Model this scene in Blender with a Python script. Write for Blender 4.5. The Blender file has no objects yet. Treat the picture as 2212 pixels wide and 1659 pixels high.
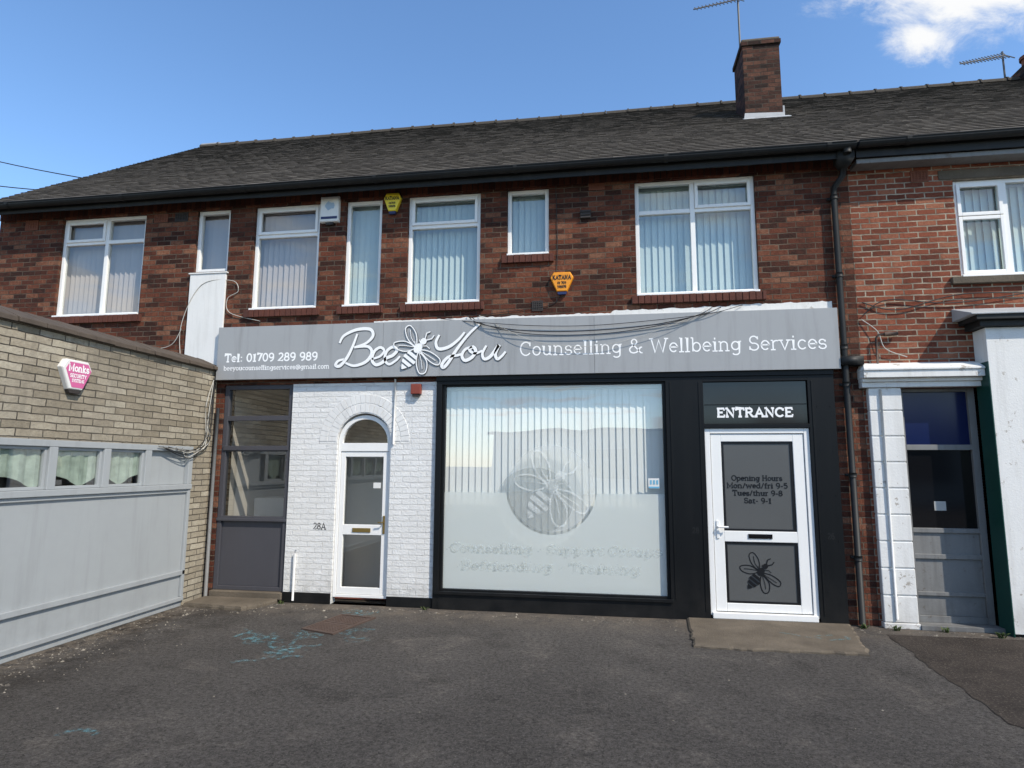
import bpy, math, random
from mathutils import Vector, Matrix
random.seed(7)
rnd=random.uniform
scene=bpy.context.scene
D=7.529
# ------------------------------------------------------------------ mesh helpers
class MB:
    def __init__(s): s.v=[];s.f=[];s.c=[];s.mi=[];s.m=0
    def poly(s,*p,c=1.0):
        n=len(s.v); s.v+=[tuple(q) for q in p]; s.f.append(tuple(range(n,n+len(p)))); s.c.append(c); s.mi.append(s.m)
    def hexa(s,p,c=1.0):
        n=len(s.v); s.v+=[tuple(q) for q in p]
        for f in ((0,3,2,1),(4,5,6,7),(0,1,5,4),(1,2,6,5),(2,3,7,6),(3,0,4,7)):
            s.f.append(tuple(n+i for i in f)); s.c.append(c); s.mi.append(s.m)
    def box(s,x0,x1,y0,y1,z0,z1,c=1.0):
        s.hexa([(x0,y0,z0),(x1,y0,z0),(x1,y1,z0),(x0,y1,z0),(x0,y0,z1),(x1,y0,z1),(x1,y1,z1),(x0,y1,z1)],c)
    def prism(s,pts,P,w0,w1,inset=1.0,c=1.0):
        cx=sum(p[0] for p in pts)/len(pts); cy=sum(p[1] for p in pts)/len(pts); n=len(pts)
        A=[P(u,v,w0) for u,v in pts]; B=[P(cx+(u-cx)*inset,cy+(v-cy)*inset,w1) for u,v in pts]
        k=len(s.v); s.v+=[tuple(q) for q in A+B]
        s.f.append(tuple(range(k+n,k+2*n))); s.c.append(c); s.mi.append(s.m)
        for i in range(n):
            j=(i+1)%n; s.f.append((k+i,k+j,k+n+j,k+n+i)); s.c.append(c); s.mi.append(s.m)
    def tube(s,pts,r,n=8,caps=True):
        pts=[Vector(p) for p in pts]; k=len(s.v); m=len(pts)
        for i,p in enumerate(pts):
            t=(pts[min(i+1,m-1)]-pts[max(i-1,0)]).normalized()
            a=t.cross(Vector((0,0,1)))
            if a.length<.05: a=t.cross(Vector((0,1,0)))
            a.normalize(); b=t.cross(a)
            for j in range(n):
                q=2*math.pi*j/n; s.v.append(tuple(p+r*(a*math.cos(q)+b*math.sin(q))))
        for i in range(m-1):
            for j in range(n):
                s.f.append((k+i*n+j,k+i*n+(j+1)%n,k+(i+1)*n+(j+1)%n,k+(i+1)*n+j)); s.c.append(1.); s.mi.append(s.m)
        if caps:
            s.f.append(tuple(k+j for j in range(n))); s.c.append(1.); s.mi.append(s.m)
            s.f.append(tuple(k+(m-1)*n+j for j in reversed(range(n)))); s.c.append(1.); s.mi.append(s.m)
def PF(y=0.0):           # facade plane, outward = -y
    return lambda u,v,w=0.0:(u,y-w,v)
def PS(x):               # side wall plane, outward = +x
    return lambda u,v,w=0.0:(x+w,u,v)
ALL=[]
def obj(mb,name,mats,parent=None,bevel=0,smooth=False,label=None,category=None,kind=None,group=None):
    if not mb.f: return None
    me=bpy.data.meshes.new(name); me.from_pydata(mb.v,[],mb.f); me.update()
    if not isinstance(mats,(list,tuple)): mats=[mats]
    for m in mats: me.materials.append(m)
    ca=me.color_attributes.new("tint",'FLOAT_COLOR','CORNER')
    i=0
    for fi,f in enumerate(mb.f):
        me.polygons[fi].material_index=mb.mi[fi]; me.polygons[fi].use_smooth=smooth
        for _ in f:
            ca.data[i].color=(mb.c[fi],)*3+(1,); i+=1
    o=bpy.data.objects.new(name,me); bpy.context.collection.objects.link(o)
    if bevel:
        b=o.modifiers.new("bevel",'BEVEL'); b.width=bevel; b.segments=2; b.limit_method='ANGLE'
    if parent is not None: o.parent=parent
    for k,v in (("label",label),("category",category),("kind",kind),("group",group)):
        if v: o[k]=v
    ALL.append(o); return o
def empty(name,loc,label,category):
    o=bpy.data.objects.new(name,None); o.location=loc; o.empty_display_size=.3
    bpy.context.collection.objects.link(o); o["label"]=label; o["category"]=category; ALL.append(o); return o
def cr(pts,n=6,closed=False):
    P=[Vector(p) for p in pts]; m=len(P); out=[]
    rng=range(m if closed else m-1)
    for i in rng:
        if closed: a,b,c,d=P[(i-1)%m],P[i],P[(i+1)%m],P[(i+2)%m]
        else: a,b,c,d=P[max(i-1,0)],P[i],P[i+1],P[min(i+2,m-1)]
        for k in range(n):
            t=k/n; out.append(.5*((2*b)+(c-a)*t+(2*a-5*b+4*c-d)*t*t+(3*b-a-3*c+d)*t**3))
    out.append(P[0].copy() if closed else P[-1].copy())
    return [tuple(q) for q in out]
def ribbon(mb,pts,w,P,off=0.0):
    pts=[Vector((p[0],p[1])) for p in pts]; m=len(pts)
    closed=(pts[0]-pts[-1]).length<1e-6 and m>3
    L=[]
    for i in range(m):
        if closed: a=pts[i-1] if i>0 else pts[-2]; b=pts[i+1] if i<m-1 else pts[1]
        else: a=pts[max(i-1,0)]; b=pts[min(i+1,m-1)]
        t=(b-a)
        if t.length<1e-9: t=Vector((1,0))
        t.normalize(); n=Vector((-t.y,t.x)); k=1.0
        if 0<i<m-1:
            d1=(pts[i]-pts[i-1]).normalized(); k=1/max(.55,abs(d1.dot(t)))
        ww=(w[i] if isinstance(w,(list,tuple)) else w)/2*k
        L.append((pts[i]+n*ww,pts[i]-n*ww))
    for i in range(m-1):
        a,b=L[i],L[i+1]
        mb.poly(P(a[1].x,a[1].y,off),P(b[1].x,b[1].y,off),P(b[0].x,b[0].y,off),P(a[0].x,a[0].y,off))
def A(cx,cy,rx,ry,a0,a1,n=12):
    return [(cx+rx*math.cos(math.radians(a0+(a1-a0)*i/n)),cy+ry*math.sin(math.radians(a0+(a1-a0)*i/n))) for i in range(n+1)]
def S(x,y,w=.13): return [(x-w,y),(x+w,y)]
X=.66
G={
'a':(.64,[[(.1,.54)]+A(.28,.44,.2,.22,120,0)+[(.48,.08),(.6,.02)],A(.28,.19,.2,.19,80,360)]),
'b':(.66,[[(.02,1),(.14,1)],[(.14,1.02),(.14,0)],A(.36,.33,.22,.32,180,-180,18)]),
'c':(.58,[A(.32,.33,.23,.32,35,320,14)]),
'd':(.68,[[(.4,1),(.52,1)],[(.52,1.02),(.52,0),(.66,0)],A(.3,.33,.22,.32,0,360,18)]),
'e':(.6,[[(.1,.36),(.52,.36)]+A(.31,.34,.22,.32,5,315,14)]),
'f':(.44,[A(.34,.82,.14,.18,50,180,6)+[(.2,0)],[(.04,X),(.4,X)],S(.2,0)]),
'g':(.66,[A(.3,.36,.22,.29,0,360,18),[(.64,X),(.52,X),(.52,-.08)]+A(.31,-.1,.21,.19,0,-150,8)]),
'h':(.72,[[(.03,1),(.15,1)],[(.15,1.02),(.15,0)],A(.34,.44,.2,.22,170,0,8)+[(.54,0)],S(.15,0),S(.54,0)]),
'i':(.36,[[(.05,X),(.18,X),(.18,0)],S(.18,0,.15),[(.18,.83),(.18,.97)]]),
'k':(.68,[[(.03,1),(.15,1)],[(.15,1.02),(.15,0)],[(.5,X),(.16,.3)],[(.26,.4),(.52,0)],S(.15,0),S(.54,0),S(.5,X,.1)]),
'l':(.36,[[(.05,1),(.18,1),(.18,0)],S(.18,0,.15)]),
'm':(1.06,[[(.03,X),(.15,X)],[(.15,X),(.15,0)],A(.33,.46,.19,.2,170,0,8)+[(.52,0)],A(.71,.46,.19,.2,170,0,8)+[(.9,0)],S(.15,0,.11),S(.52,0,.1),S(.9,0,.11)]),
'n':(.72,[[(.03,X),(.15,X)],[(.15,X),(.15,0)],A(.34,.44,.2,.22,170,0,8)+[(.54,0)],S(.15,0),S(.54,0)]),
'o':(.62,[A(.31,.33,.23,.32,0,360,20)]),
'p':(.68,[[(.02,X),(.14,X)],[(.14,X),(.14,-.28)],A(.36,.33,.22,.32,180,-180,18),S(.14,-.28)]),
'r':(.5,[[(.03,X),(.16,X)],[(.16,X),(.16,0)],A(.36,.42,.2,.23,180,60,6),S(.16,0,.14)]),
's':(.54,[A(.26,.48,.17,.17,40,250,8)+A(.27,.17,.19,.17,80,-150,8),[(.42,.62),(.42,.48)],[(.08,.2),(.08,.04)]]),
't':(.44,[[(.19,.86),(.19,.14)]+A(.31,.14,.12,.14,180,320,6),[(.04,X),(.4,X)]]),
'u':(.72,[[(.03,X),(.15,X),(.15,.22)]+A(.33,.21,.18,.2,180,350,8),[(.42,X),(.54,X),(.54,0),(.68,0)]]),
'v':(.64,[[(.1,X),(.32,0),(.54,X)],S(.1,X),S(.54,X)]),
'w':(.94,[[(.1,X),(.28,0),(.47,X),(.66,0),(.84,X)],S(.1,X),S(.84,X)]),
'y':(.64,[[(.1,X),(.33,.03)],[(.54,X),(.26,-.22),(.1,-.26)],S(.1,X),S(.54,X)]),
'A':(.86,[[(.12,0),(.43,1),(.74,0)],[(.22,.34),(.64,.34)],S(.12,0,.14),S(.74,0,.14)]),
'B':(.74,[[(.04,1),(.36,1)]+A(.36,.76,.2,.24,90,-90,8)+[(.16,.52)],[(.36,.52)]+A(.38,.26,.24,.26,90,-90,8)+[(.04,0)],[(.16,1),(.16,0)]]),
'C':(.8,[A(.42,.5,.34,.5,40,320,18),[(.68,.98),(.68,.68)]]),
'E':(.74,[[(.04,1),(.64,1),(.64,.76)],[(.16,1),(.16,0)],[(.04,0),(.66,0),(.66,.26)],[(.16,.52),(.44,.52)],[(.44,.64),(.44,.4)]]),
'G':(.84,[A(.42,.5,.34,.5,40,330,18),[(.7,.02),(.7,.4),(.46,.4)],[(.68,.98),(.68,.7)]]),
'H':(.86,[[(.16,1),(.16,0)],[(.68,1),(.68,0)],[(.16,.52),(.68,.52)],S(.16,1),S(.68,1),S(.16,0),S(.68,0)]),
'I':(.4,[[(.2,1),(.2,0)],S(.2,1,.16),S(.2,0,.16)]),
'K':(.84,[[(.16,1),(.16,0)],[(.66,1),(.18,.44)],[(.32,.58),(.68,0)],S(.16,1),S(.66,1,.11),S(.16,0),S(.7,0,.11)]),
'M':(1.0,[[(.16,0),(.16,1),(.49,.2),(.82,1),(.82,0)],S(.12,1,.08),S(.86,1,.08),S(.16,0,.13),S(.82,0,.13)]),
'N':(.88,[[(.16,0),(.16,1),(.7,0),(.7,1)],S(.12,1,.1),S(.7,1,.13),S(.16,0,.13)]),
'O':(.84,[A(.42,.5,.34,.5,0,360,24)]),
'R':(.82,[[(.04,1),(.4,1)]+A(.4,.75,.22,.25,90,-90,8)+[(.16,.5)],[(.16,1),(.16,0)],[(.4,.5),(.66,0),(.78,0)],S(.16,0)]),
'S':(.66,[A(.32,.74,.22,.26,30,250,10)+A(.33,.25,.25,.25,80,-160,10),[(.54,.98),(.54,.76)],[(.09,.28),(.09,.02)]]),
'T':(.78,[[(.39,1),(.39,0)],[(.06,.74),(.06,1),(.72,1),(.72,.74)],S(.39,0,.15)]),
'U':(.86,[[(.16,1),(.16,.3)]+A(.42,.3,.26,.3,180,360,12)+[(.68,1)],S(.16,1),S(.68,1)]),
'W':(1.12,[[(.1,1),(.32,0),(.55,.9),(.78,0),(1.0,1)],S(.1,1),S(1.0,1)]),
'Y':(.82,[[(.1,1),(.4,.45),(.7,1)],[(.4,.45),(.4,0)],S(.1,1),S(.7,1),S(.4,0)]),
'0':(.66,[A(.33,.5,.24,.5,0,360,20)]),
'1':(.5,[[(.08,.84),(.26,1),(.26,0)],S(.26,0,.18)]),
'2':(.64,[A(.31,.73,.22,.27,160,-40,10)+[(.08,.02),(.56,.02),(.56,.18)]]),
'5':(.64,[[(.52,1),(.16,1),(.13,.56)]+A(.31,.32,.23,.32,130,-150,12)]),
'6':(.66,[A(.32,.3,.23,.3,0,360,16),[(.52,.9)]+A(.4,.5,.3,.5,80,190,8)]),
'7':(.62,[[(.08,.82),(.08,1),(.54,1),(.24,0)]]),
'8':(.66,[A(.33,.75,.19,.25,0,360,14),A(.33,.26,.24,.26,0,360,16)]),
'9':(.66,[A(.33,.7,.23,.3,0,360,16),[(.55,.62)]+A(.27,.5,.29,.5,0,-100,8)]),
':':(.32,[[(.16,.5),(.16,.64)],[(.16,0),(.16,.14)]]),
'.':(.3,[[(.15,0),(.15,.14)]]),
'*':(.4,[[(.2,.28),(.2,.44)]]),
'-':(.46,[[(.08,.36),(.38,.36)]]),
'/':(.5,[[(.08,-.08),(.42,1.04)]]),
'&':(.92,[[(.84,.42),(.74,.4),(.5,.04)]+A(.32,.24,.24,.24,-60,-230,10)+[(.5,.7)]+A(.36,.8,.16,.2,-20,200,10)+[(.76,0),(.86,.0)]]),
'@':(1.0,[A(.5,.36,.16,.22,0,360,14),[(.66,.56),(.67,.16)]+A(.78,.22,.1,.12,230,340,4)+A(.5,.4,.4,.5,-10,290,20)]),
' ':(.38,[]),
}
def text(mb,s,u,v,h,P,width=None,wt=.13,align='l',off=0.0):
    tot=sum(G[c][0] for c in s); kx=(width/tot) if width else h
    if align=='c': u-=tot*kx/2
    k=0
    for c in s:
        w,st=G[c]
        for L in st:
            ribbon(mb,[(u+x*kx,v+z*h) for x,z in L],wt*h,P,off+.00025*(k%7)); k+=1
        u+=w*kx
def bee(mb,cx,cz,sz,P,wt=.05,off=0.0):
    T=lambda L:[(cx+x*sz,cz+z*sz) for x,z in L]; k=[0]
    def st(L,w=1.0):
        k[0]+=1; ribbon(mb,T(L),wt*sz*w,P,off+.0003*k[0])
    for W in ([(-.05,.15),(-.4,.45),(-.52,.9),(-.3,1.02),(-.05,.65)],[(-.1,.08),(-.5,.36),(-.98,.32),(-.92,.08),(-.5,-.06)],
              [(.15,-.05),(.55,-.1),(.98,-.42),(.9,-.66),(.55,-.5)],[(.08,-.12),(.42,-.5),(.38,-.95),(.12,-.98),(-.02,-.55)]):
        st(cr(W,6,True))
    for W in ([(-.05,.2),(-.25,.5),(-.3,.85)],[(-.12,.12),(-.5,.18),(-.8,.2)],[(.18,-.08),(.5,-.28),(.8,-.48)],[(.1,-.15),(.2,-.5),(.24,-.82)]): st(cr(W,4),.6)
    def disc(x,z,rx,rz,a=0):
        k[0]+=1; pts=[]
        for i in range(20):
            q=2*math.pi*i/20; dx=rx*math.cos(q);dz=rz*math.sin(q)
            pts.append((x+dx*math.cos(a)-dz*math.sin(a),z+dx*math.sin(a)+dz*math.cos(a)))
        mb.poly(*[P(u,v,off+.0003*k[0]) for u,v in T(pts)])
    disc(.04,.06,.22,.17,.9); disc(.27,.34,.15,.13,.9)
    st([(.33,.44),(.4,.68),(.56,.74)]); st([(.38,.38),(.62,.44),(.72,.58)])
    st([(.2,.15),(.42,.14),(.55,.02)],.7); st([(-.08,.2),(-.1,.36)],.7); st([(.15,.25),(.1,.42)],.7)
    ax=Vector((-.62,-.78)).normalized(); pr=Vector((-ax.y,ax.x))
    for t0,t1,w0,w1 in ((.22,.36,.2,.26),(.43,.57,.28,.28),(.64,.78,.25,.19),(.84,1.02,.15,.02)):
        a=ax*t0;b=ax*t1;k[0]+=1
        q=[a+pr*w0,(a+b)/2+pr*(w0+w1)/2*1.06,b+pr*w1,b-pr*w1,(a+b)/2-pr*(w0+w1)/2*1.06,a-pr*w0]
        mb.poly(*[P(u,v,off+.0003*k[0]) for u,v in T([(c.x,c.y) for c in q])])
# ------------------------------------------------------------------ material helpers
class NT:
    def __init__(s,name):
        s.m=bpy.data.materials.new(name); s.m.use_nodes=True; s.t=s.m.node_tree; s.t.nodes.clear()
        s.out=s.n('ShaderNodeOutputMaterial'); s.b=s.n('ShaderNodeBsdfPrincipled'); s.l(s.b.outputs[0],s.out.inputs[0])
        s.pos=s.n('ShaderNodeNewGeometry').outputs['Position']
    def n(s,t,**k):
        x=s.t.nodes.new(t)
        for a,v in k.items():
            if a in x.inputs: s.set(x.inputs[a],v)
            else: setattr(x,a,v)
        return x
    def l(s,a,b): s.t.links.new(a,b)
    def set(s,i,v):
        if isinstance(v,bpy.types.NodeSocket): s.l(v,i)
        else: i.default_value=v
    def scale(s,v,sc):
        x=s.n('ShaderNodeVectorMath',operation='MULTIPLY'); s.l(v,x.inputs[0]); x.inputs[1].default_value=sc; return x.outputs[0]
    def noise(s,sc,det=4,ro=.6,vec=None,dist=0):
        x=s.n('ShaderNodeTexNoise'); s.l(vec or s.pos,x.inputs['Vector']); x.inputs['Scale'].default_value=sc; x.inputs['Detail'].default_value=det; x.inputs['Roughness'].default_value=ro; x.inputs['Distortion'].default_value=dist
        return x.outputs[0]
    def mr(s,v,a,b,c=0,d=1):
        x=s.n('ShaderNodeMapRange'); s.l(v,x.inputs[0])
        for i,q in enumerate((a,b,c,d)): x.inputs[1+i].default_value=q
        return x.outputs[0]
    def math(s,op,a,b=0.0,clamp=False):
        x=s.n('ShaderNodeMath',operation=op,use_clamp=clamp); s.set(x.inputs[0],a); s.set(x.inputs[1],b); return x.outputs[0]
    def mix(s,f,a,b,mode='MIX'):
        x=s.n('ShaderNodeMix',data_type='RGBA',blend_type=mode); s.set(x.inputs[0],f)
        for i,q in ((6,a),(7,b)):
            if isinstance(q,(tuple,list)): q=tuple(q)+((1,) if len(q)==3 else ())
            s.set(x.inputs[i],q)
        return x.outputs[2]
    def ramp(s,v,stops):
        x=s.n('ShaderNodeValToRGB'); s.l(v,x.inputs[0]); e=x.color_ramp.elements
        while len(e)<len(stops): e.new(.5)
        for i,(p,c) in enumerate(stops): e[i].position=p; e[i].color=tuple(c)+(1,)
        return x.outputs[0]
    def bump(s,h,st=.3,d=.01):
        x=s.n('ShaderNodeBump'); s.l(h,x.inputs['Height']); x.inputs['Strength'].default_value=st; x.inputs['Distance'].default_value=d
        s.l(x.outputs[0],s.b.inputs['Normal'])
    def fin(s,col,rough=.6,spec=.4,metal=0):
        if isinstance(col,(tuple,list)): col=tuple(col)+(1,)
        s.set(s.b.inputs['Base Color'],col); s.set(s.b.inputs['Roughness'],rough); s.b.inputs['Specular IOR Level'].default_value=spec; s.b.inputs['Metallic'].default_value=metal
        return s.m
def paint(name,col,rough=.5,var=.15,sc=2.5,bump=.05,streak=0.0,dirt=None,spec=.4,low=0.0,metal=0,flake=None):
    t=NT(name); d=dirt or tuple(c*.35 for c in col)
    c=t.mix(t.mr(t.noise(sc,5),.3,.7,0,var),col,tuple(q*.5 for q in col))
    c=t.mix(t.mr(t.noise(sc*14,3),.35,.75,0,var*.5),c,tuple(q*.55 for q in col))
    if streak:
        n=t.noise(1,5,.65,t.scale(t.pos,(9,9,.7))); c=t.mix(t.mr(n,.5,.78,0,streak),c,d)
    if flake: c=t.mix(t.mr(t.noise(7,8,.75),.60,.63,0,.85),c,flake)
    if low:
        z=t.n('ShaderNodeSeparateXYZ'); t.l(t.pos,z.inputs[0])
        m=t.math('MULTIPLY',t.mr(z.outputs[2],.05,.6,1,0),t.mr(t.noise(6,5),.3,.7,.1,1)); m=t.math('MULTIPLY',m,low)
        c=t.mix(m,c,d)
    t.bump(t.noise(60,4),bump,.01)
    return t.fin(c,rough,spec,metal)
def brickmat(name,stops,mortar,bw=.205,rh=.068,ms=.006,soldier=False,rough=.88,bs=.8,stain=.35,stainc=(.02,.016,.014),speck=0.0,blot=.55,low=0.0,mvar=.4,nz=.45):
    t=NT(name); s=t.n('ShaderNodeSeparateXYZ'); t.l(t.pos,s.inputs[0])
    u=t.math('ADD',s.outputs[0],s.outputs[1]); c=t.n('ShaderNodeCombineXYZ')
    wob=t.mr(t.noise(7,3),0,1,-.010,.010)
    t.l(t.math('ADD',u,wob),c.inputs[0]); t.l(t.math('ADD',s.outputs[2],wob),c.inputs[1])
    b=t.n('ShaderNodeTexBrick'); t.l(c.outputs[0],b.inputs['Vector']); b.inputs['Scale'].default_value=1
    b.inputs['Color1'].default_value=(0,0,0,1); b.inputs['Color2'].default_value=(1,1,1,1); b.inputs['Mortar'].default_value=(0,0,0,1)
    b.inputs['Brick Width'].default_value=bw; b.inputs['Row Height'].default_value=rh; b.inputs['Mortar Size'].default_value=ms; b.inputs['Mortar Smooth'].default_value=.25
    if soldier: b.offset=0
    v=t.math('ADD',b.outputs[0],t.mr(t.noise(16,6,.8),.3,.7,-.28,.28),True)
    col=t.ramp(v,stops)
    col=t.mix(t.mr(t.noise(30,5,.8),.40,.68,0,blot),col,tuple(q*.42 for q in stops[len(stops)//2][1]))
    mn=t.mix(t.mr(t.noise(4,4),.38,.62),mortar,tuple(q*mvar for q in mortar))
    col=t.mix(b.outputs[1],col,mn)
    st=t.math('MULTIPLY',t.mr(t.noise(.9,6,.65),.42,.72),stain); col=t.mix(st,col,stainc)
    st=t.math('MULTIPLY',t.mr(t.noise(1,5,.6,t.scale(t.pos,(5,5,.8))),.52,.75),stain); col=t.mix(st,col,stainc)
    if low:
        m=t.math('MULTIPLY',t.mr(s.outputs[2],.08,.5,1,0),t.mr(t.noise(7,5),.35,.65,0,low)); col=t.mix(m,col,stainc)
    if speck: col=t.mix(t.mr(t.noise(38,3,.7),.6,.72,0,speck),col,stainc)
    h=t.math('ADD',t.mr(b.outputs[1],0,1,1,0),t.mr(t.noise(38,5,.75),0,1,0,nz*2)); t.bump(h,bs,.014)
    return t.fin(col,rough,.2)
def glass(name,tint=(.8,.86,.86),refl=.16,rough=.01):
    t=NT(name); t.t.nodes.remove(t.b)
    tr=t.n('ShaderNodeBsdfTransparent'); tr.inputs[0].default_value=tuple(tint)+(1,)
    gl=t.n('ShaderNodeBsdfGlossy'); gl.inputs[0].default_value=(1,.99,.97,1); gl.inputs['Roughness'].default_value=rough
    bp=t.n('ShaderNodeBump'); t.l(t.noise(1.3,1),bp.inputs['Height']); bp.inputs['Strength'].default_value=.12; bp.inputs['Distance'].default_value=.02; t.l(bp.outputs[0],gl.inputs['Normal'])
    f=t.n('ShaderNodeLayerWeight'); f.inputs[0].default_value=.5
    q=t.math('MULTIPLY',t.math('POWER',f.outputs['Facing'],4.0),.8)
    m=t.n('ShaderNodeMixShader'); t.l(t.math('ADD',q,refl,True),m.inputs[0]); t.l(tr.outputs[0],m.inputs[1]); t.l(gl.outputs[0],m.inputs[2]); t.l(m.outputs[0],t.out.inputs[0])
    return t.m
def film(name,col,alpha,noise=0.0,lo=.42):
    t=NT(name); tr=t.n('ShaderNodeBsdfTransparent'); m=t.n('ShaderNodeMixShader')
    if noise: t.l(t.mr(t.noise(noise,5,.75),lo,lo+.2,0,alpha),m.inputs[0])
    else: m.inputs[0].default_value=alpha
    t.fin(col,.7,.2); t.l(tr.outputs[0],m.inputs[1]); t.l(t.b.outputs[0],m.inputs[2]); t.l(m.outputs[0],t.out.inputs[0]); return t.m
R3=[(0,(.028,.013,.010)),(.2,(.066,.023,.015)),(.42,(.112,.035,.020)),(.62,(.150,.047,.026)),(.82,(.185,.068,.038)),(1,(.25,.118,.070))]
M_brick=brickmat("dark_red_brick",R3,(.155,.12,.088),stain=.35)
M_brickc=brickmat("sooty_chimney_brick",[(0,(.018,.012,.010)),(.5,(.075,.032,.022)),(1,(.15,.068,.044))],(.085,.07,.055),stain=.55)
M_sold=brickmat("soldier_brick",[(0,(.06,.021,.014)),(.5,(.115,.036,.02)),(1,(.16,.055,.03))],(.06,.045,.04),bw=.075,rh=.225,soldier=True)
M_brick2=brickmat("orange_red_brick",[(0,(.11,.034,.021)),(.3,(.195,.056,.031)),(.7,(.28,.083,.045)),(1,(.35,.14,.08))],(.43,.36,.27),ms=.008,stain=.25,blot=.4)
M_wbrick=brickmat("white_painted_brick",[(0,(.76,.75,.72)),(1,(.83,.82,.79))],(.79,.78,.75),bs=.85,stain=.12,stainc=(.42,.40,.36),rough=.6,blot=.05,low=.6,mvar=.9,ms=.007,nz=.5)
M_stone=brickmat("buff_stone_block",[(0,(.275,.235,.17)),(.5,(.37,.32,.24)),(1,(.47,.42,.325))],(.14,.12,.095),bw=.275,rh=.072,ms=.006,stain=.42,stainc=(.10,.09,.075),speck=.45,blot=.3)
M_white=paint("white_upvc",(.83,.82,.79),.35,.06,3,.01,.10,(.45,.44,.41),.5)
M_whited=paint("weathered_white_paint",(.76,.75,.72),.6,.12,3,.15,.35,(.34,.31,.27),.3,low=.5)
M_flaky=paint("flaking_white_paint",(.74,.73,.70),.65,.12,3,.25,.35,(.34,.31,.27),.3,low=.5,flake=(.34,.30,.25))
M_black=paint("black_gloss_paint",(.0055,.006,.0065),.42,.2,3,.05,.12,(.03,.028,.026),.22,low=.45)
M_gut=paint("black_gutter",(.014,.015,.015),.55,.3,4,.05,.3,(.05,.045,.04),.3)
M_grey=paint("dark_grey_frame",(.064,.063,.072),.45,.1,3,.02,.1,(.14,.14,.14))
M_sign=paint("grey_fascia_panel",(.335,.338,.338),.4,.08,1.2,.01,.6,(.20,.197,.19),.45)
M_garage=paint("pale_grey_board",(.34,.357,.362),.5,.12,.8,.02,.4,(.21,.215,.215),.35,low=.4)
M_letw=paint("white_lettering",(.88,.87,.85),.4,.02,3,0)
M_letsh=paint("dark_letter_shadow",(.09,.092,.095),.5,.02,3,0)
M_letb=paint("black_lettering",(.006,.006,.007),.4,.02,3,0)
M_film=paint("grey_obscured_glass",(.10,.102,.10),.25,.1,1.5,.01,0,None,.45)
M_glossb=paint("gloss_black_panel",(.005,.005,.006),.08,.02,2,0,0,None,.5)
M_gl=glass("window_glass",(.90,.93,.91),.13); M_gld=glass("dark_window_glass",(.76,.76,.74),.15); M_glb=glass("display_glass",(.98,.99,.98),.16)
M_int=paint("interior_plaster",(.72,.68,.61),.8,.1); M_floor=paint("interior_floor",(.20,.06,.045),.6,.2)
M_conc=paint("worn_concrete",(.16,.132,.10),.92,.85,2.6,.8,0,None,.2)
M_lead=paint("lead_flashing",(.42,.43,.44),.6,.5,5,.3)
M_iron=paint("rusty_iron",(.085,.055,.042),.7,.4,8,.4)
M_terra=paint("terracotta",(.20,.07,.04),.8,.3,6,.2)
M_vent=paint("dark_vent",(.04,.033,.03),.7,.3,6,.2)
M_gold=paint("brass",(.35,.24,.08),.35,.1,5,0,metal=.8)
M_orange=paint("orange_plastic",(.78,.29,.015),.35,.06,4,.01); M_yellow=paint("yellow_plastic",(.80,.61,.035),.35,.06,4,.01)
M_pink=paint("faded_pink",(.62,.13,.30),.45,.12,6,.01); M_red=paint("faded_red",(.24,.05,.03),.5,.2,6,.05)
M_boxw=paint("white_plastic",(.74,.73,.69),.4,.05,4,.01,.2,(.4,.4,.38)); M_blue=paint("navy_plastic",(.02,.03,.10),.4,.05)
M_green=paint("dark_green_paint",(.008,.055,.042),.35,.15); M_navy=paint("navy_glass_film",(.006,.012,.060),.15,.1,2,0,0,None,.3)
M_oldgrey=paint("old_grey_paint",(.20,.20,.195),.6,.3,3,.15,.5,(.07,.065,.06),low=.5,flake=(.12,.105,.09))
M_alu=paint("aerial_aluminium",(.10,.10,.10),.5,.1); M_cable=paint("black_cable",(.015,.015,.016),.6,.1); M_cablew=paint("pale_cable",(.5,.48,.43),.6,.2)
M_blc=paint("cyan_grey_blind",(.54,.62,.61),.8,.10,1.5,0,.25,(.42,.50,.50)); M_blp=paint("pinkish_grey_blind",(.47,.415,.41),.8,.1,1.5,0,.2,(.34,.31,.31)); M_blw=paint("pale_blind",(.82,.83,.80),.8,.05,1.5,0)
M_lace=paint("patterned_curtain",(.46,.53,.45),.8,.9,9,.02)
M_frost=film("frosted_vinyl",(.80,.83,.80),.85); M_discsh=film("disc_shadow_film",(.40,.44,.43),.26); M_disc2=film("pale_vinyl_disc",(.86,.88,.86),.42); M_vl=film("white_vinyl_lettering",(.92,.95,.92),.32,9,.34)
M_vlsh=film("lettering_shadow_film",(.45,.50,.49),.26,9,.40)
M_cyan=film("cyan_spray_paint",(.15,.34,.38),.42,19,.45)
M_sillb=paint("sill_brick",(.12,.038,.024),.85,.6,9,.4,.5,(.03,.02,.018))
M_rend=paint("pale_render",(.50,.50,.48),.8,.15,.4,.05,.2)
M_print=paint("pale_blue_print",(.15,.42,.6),.5,.05); M_print2=paint("faint_blue_print",(.35,.45,.55),.5,.2); M_cop=paint("dark_coping_tile",(.095,.073,.055),.9,.6,7,.5,.3)
# roof tiles
t=NT("weathered_roof_tile"); at=t.n('ShaderNodeAttribute'); at.attribute_name="tint"
c=t.ramp(at.outputs['Fac'],[(0,(.055,.048,.041)),(.5,(.105,.093,.079)),(1,(.155,.139,.117))])
c=t.mix(t.mr(t.noise(1.1,5,.7),.42,.7,0,.4),c,(.066,.058,.05)); c=t.mix(t.mr(t.noise(24,4,.8),.57,.7,0,.55),c,(.26,.24,.195))
t.bump(t.noise(60,3),.2,.01); M_tile=t.fin(c,.94,.08)
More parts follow.
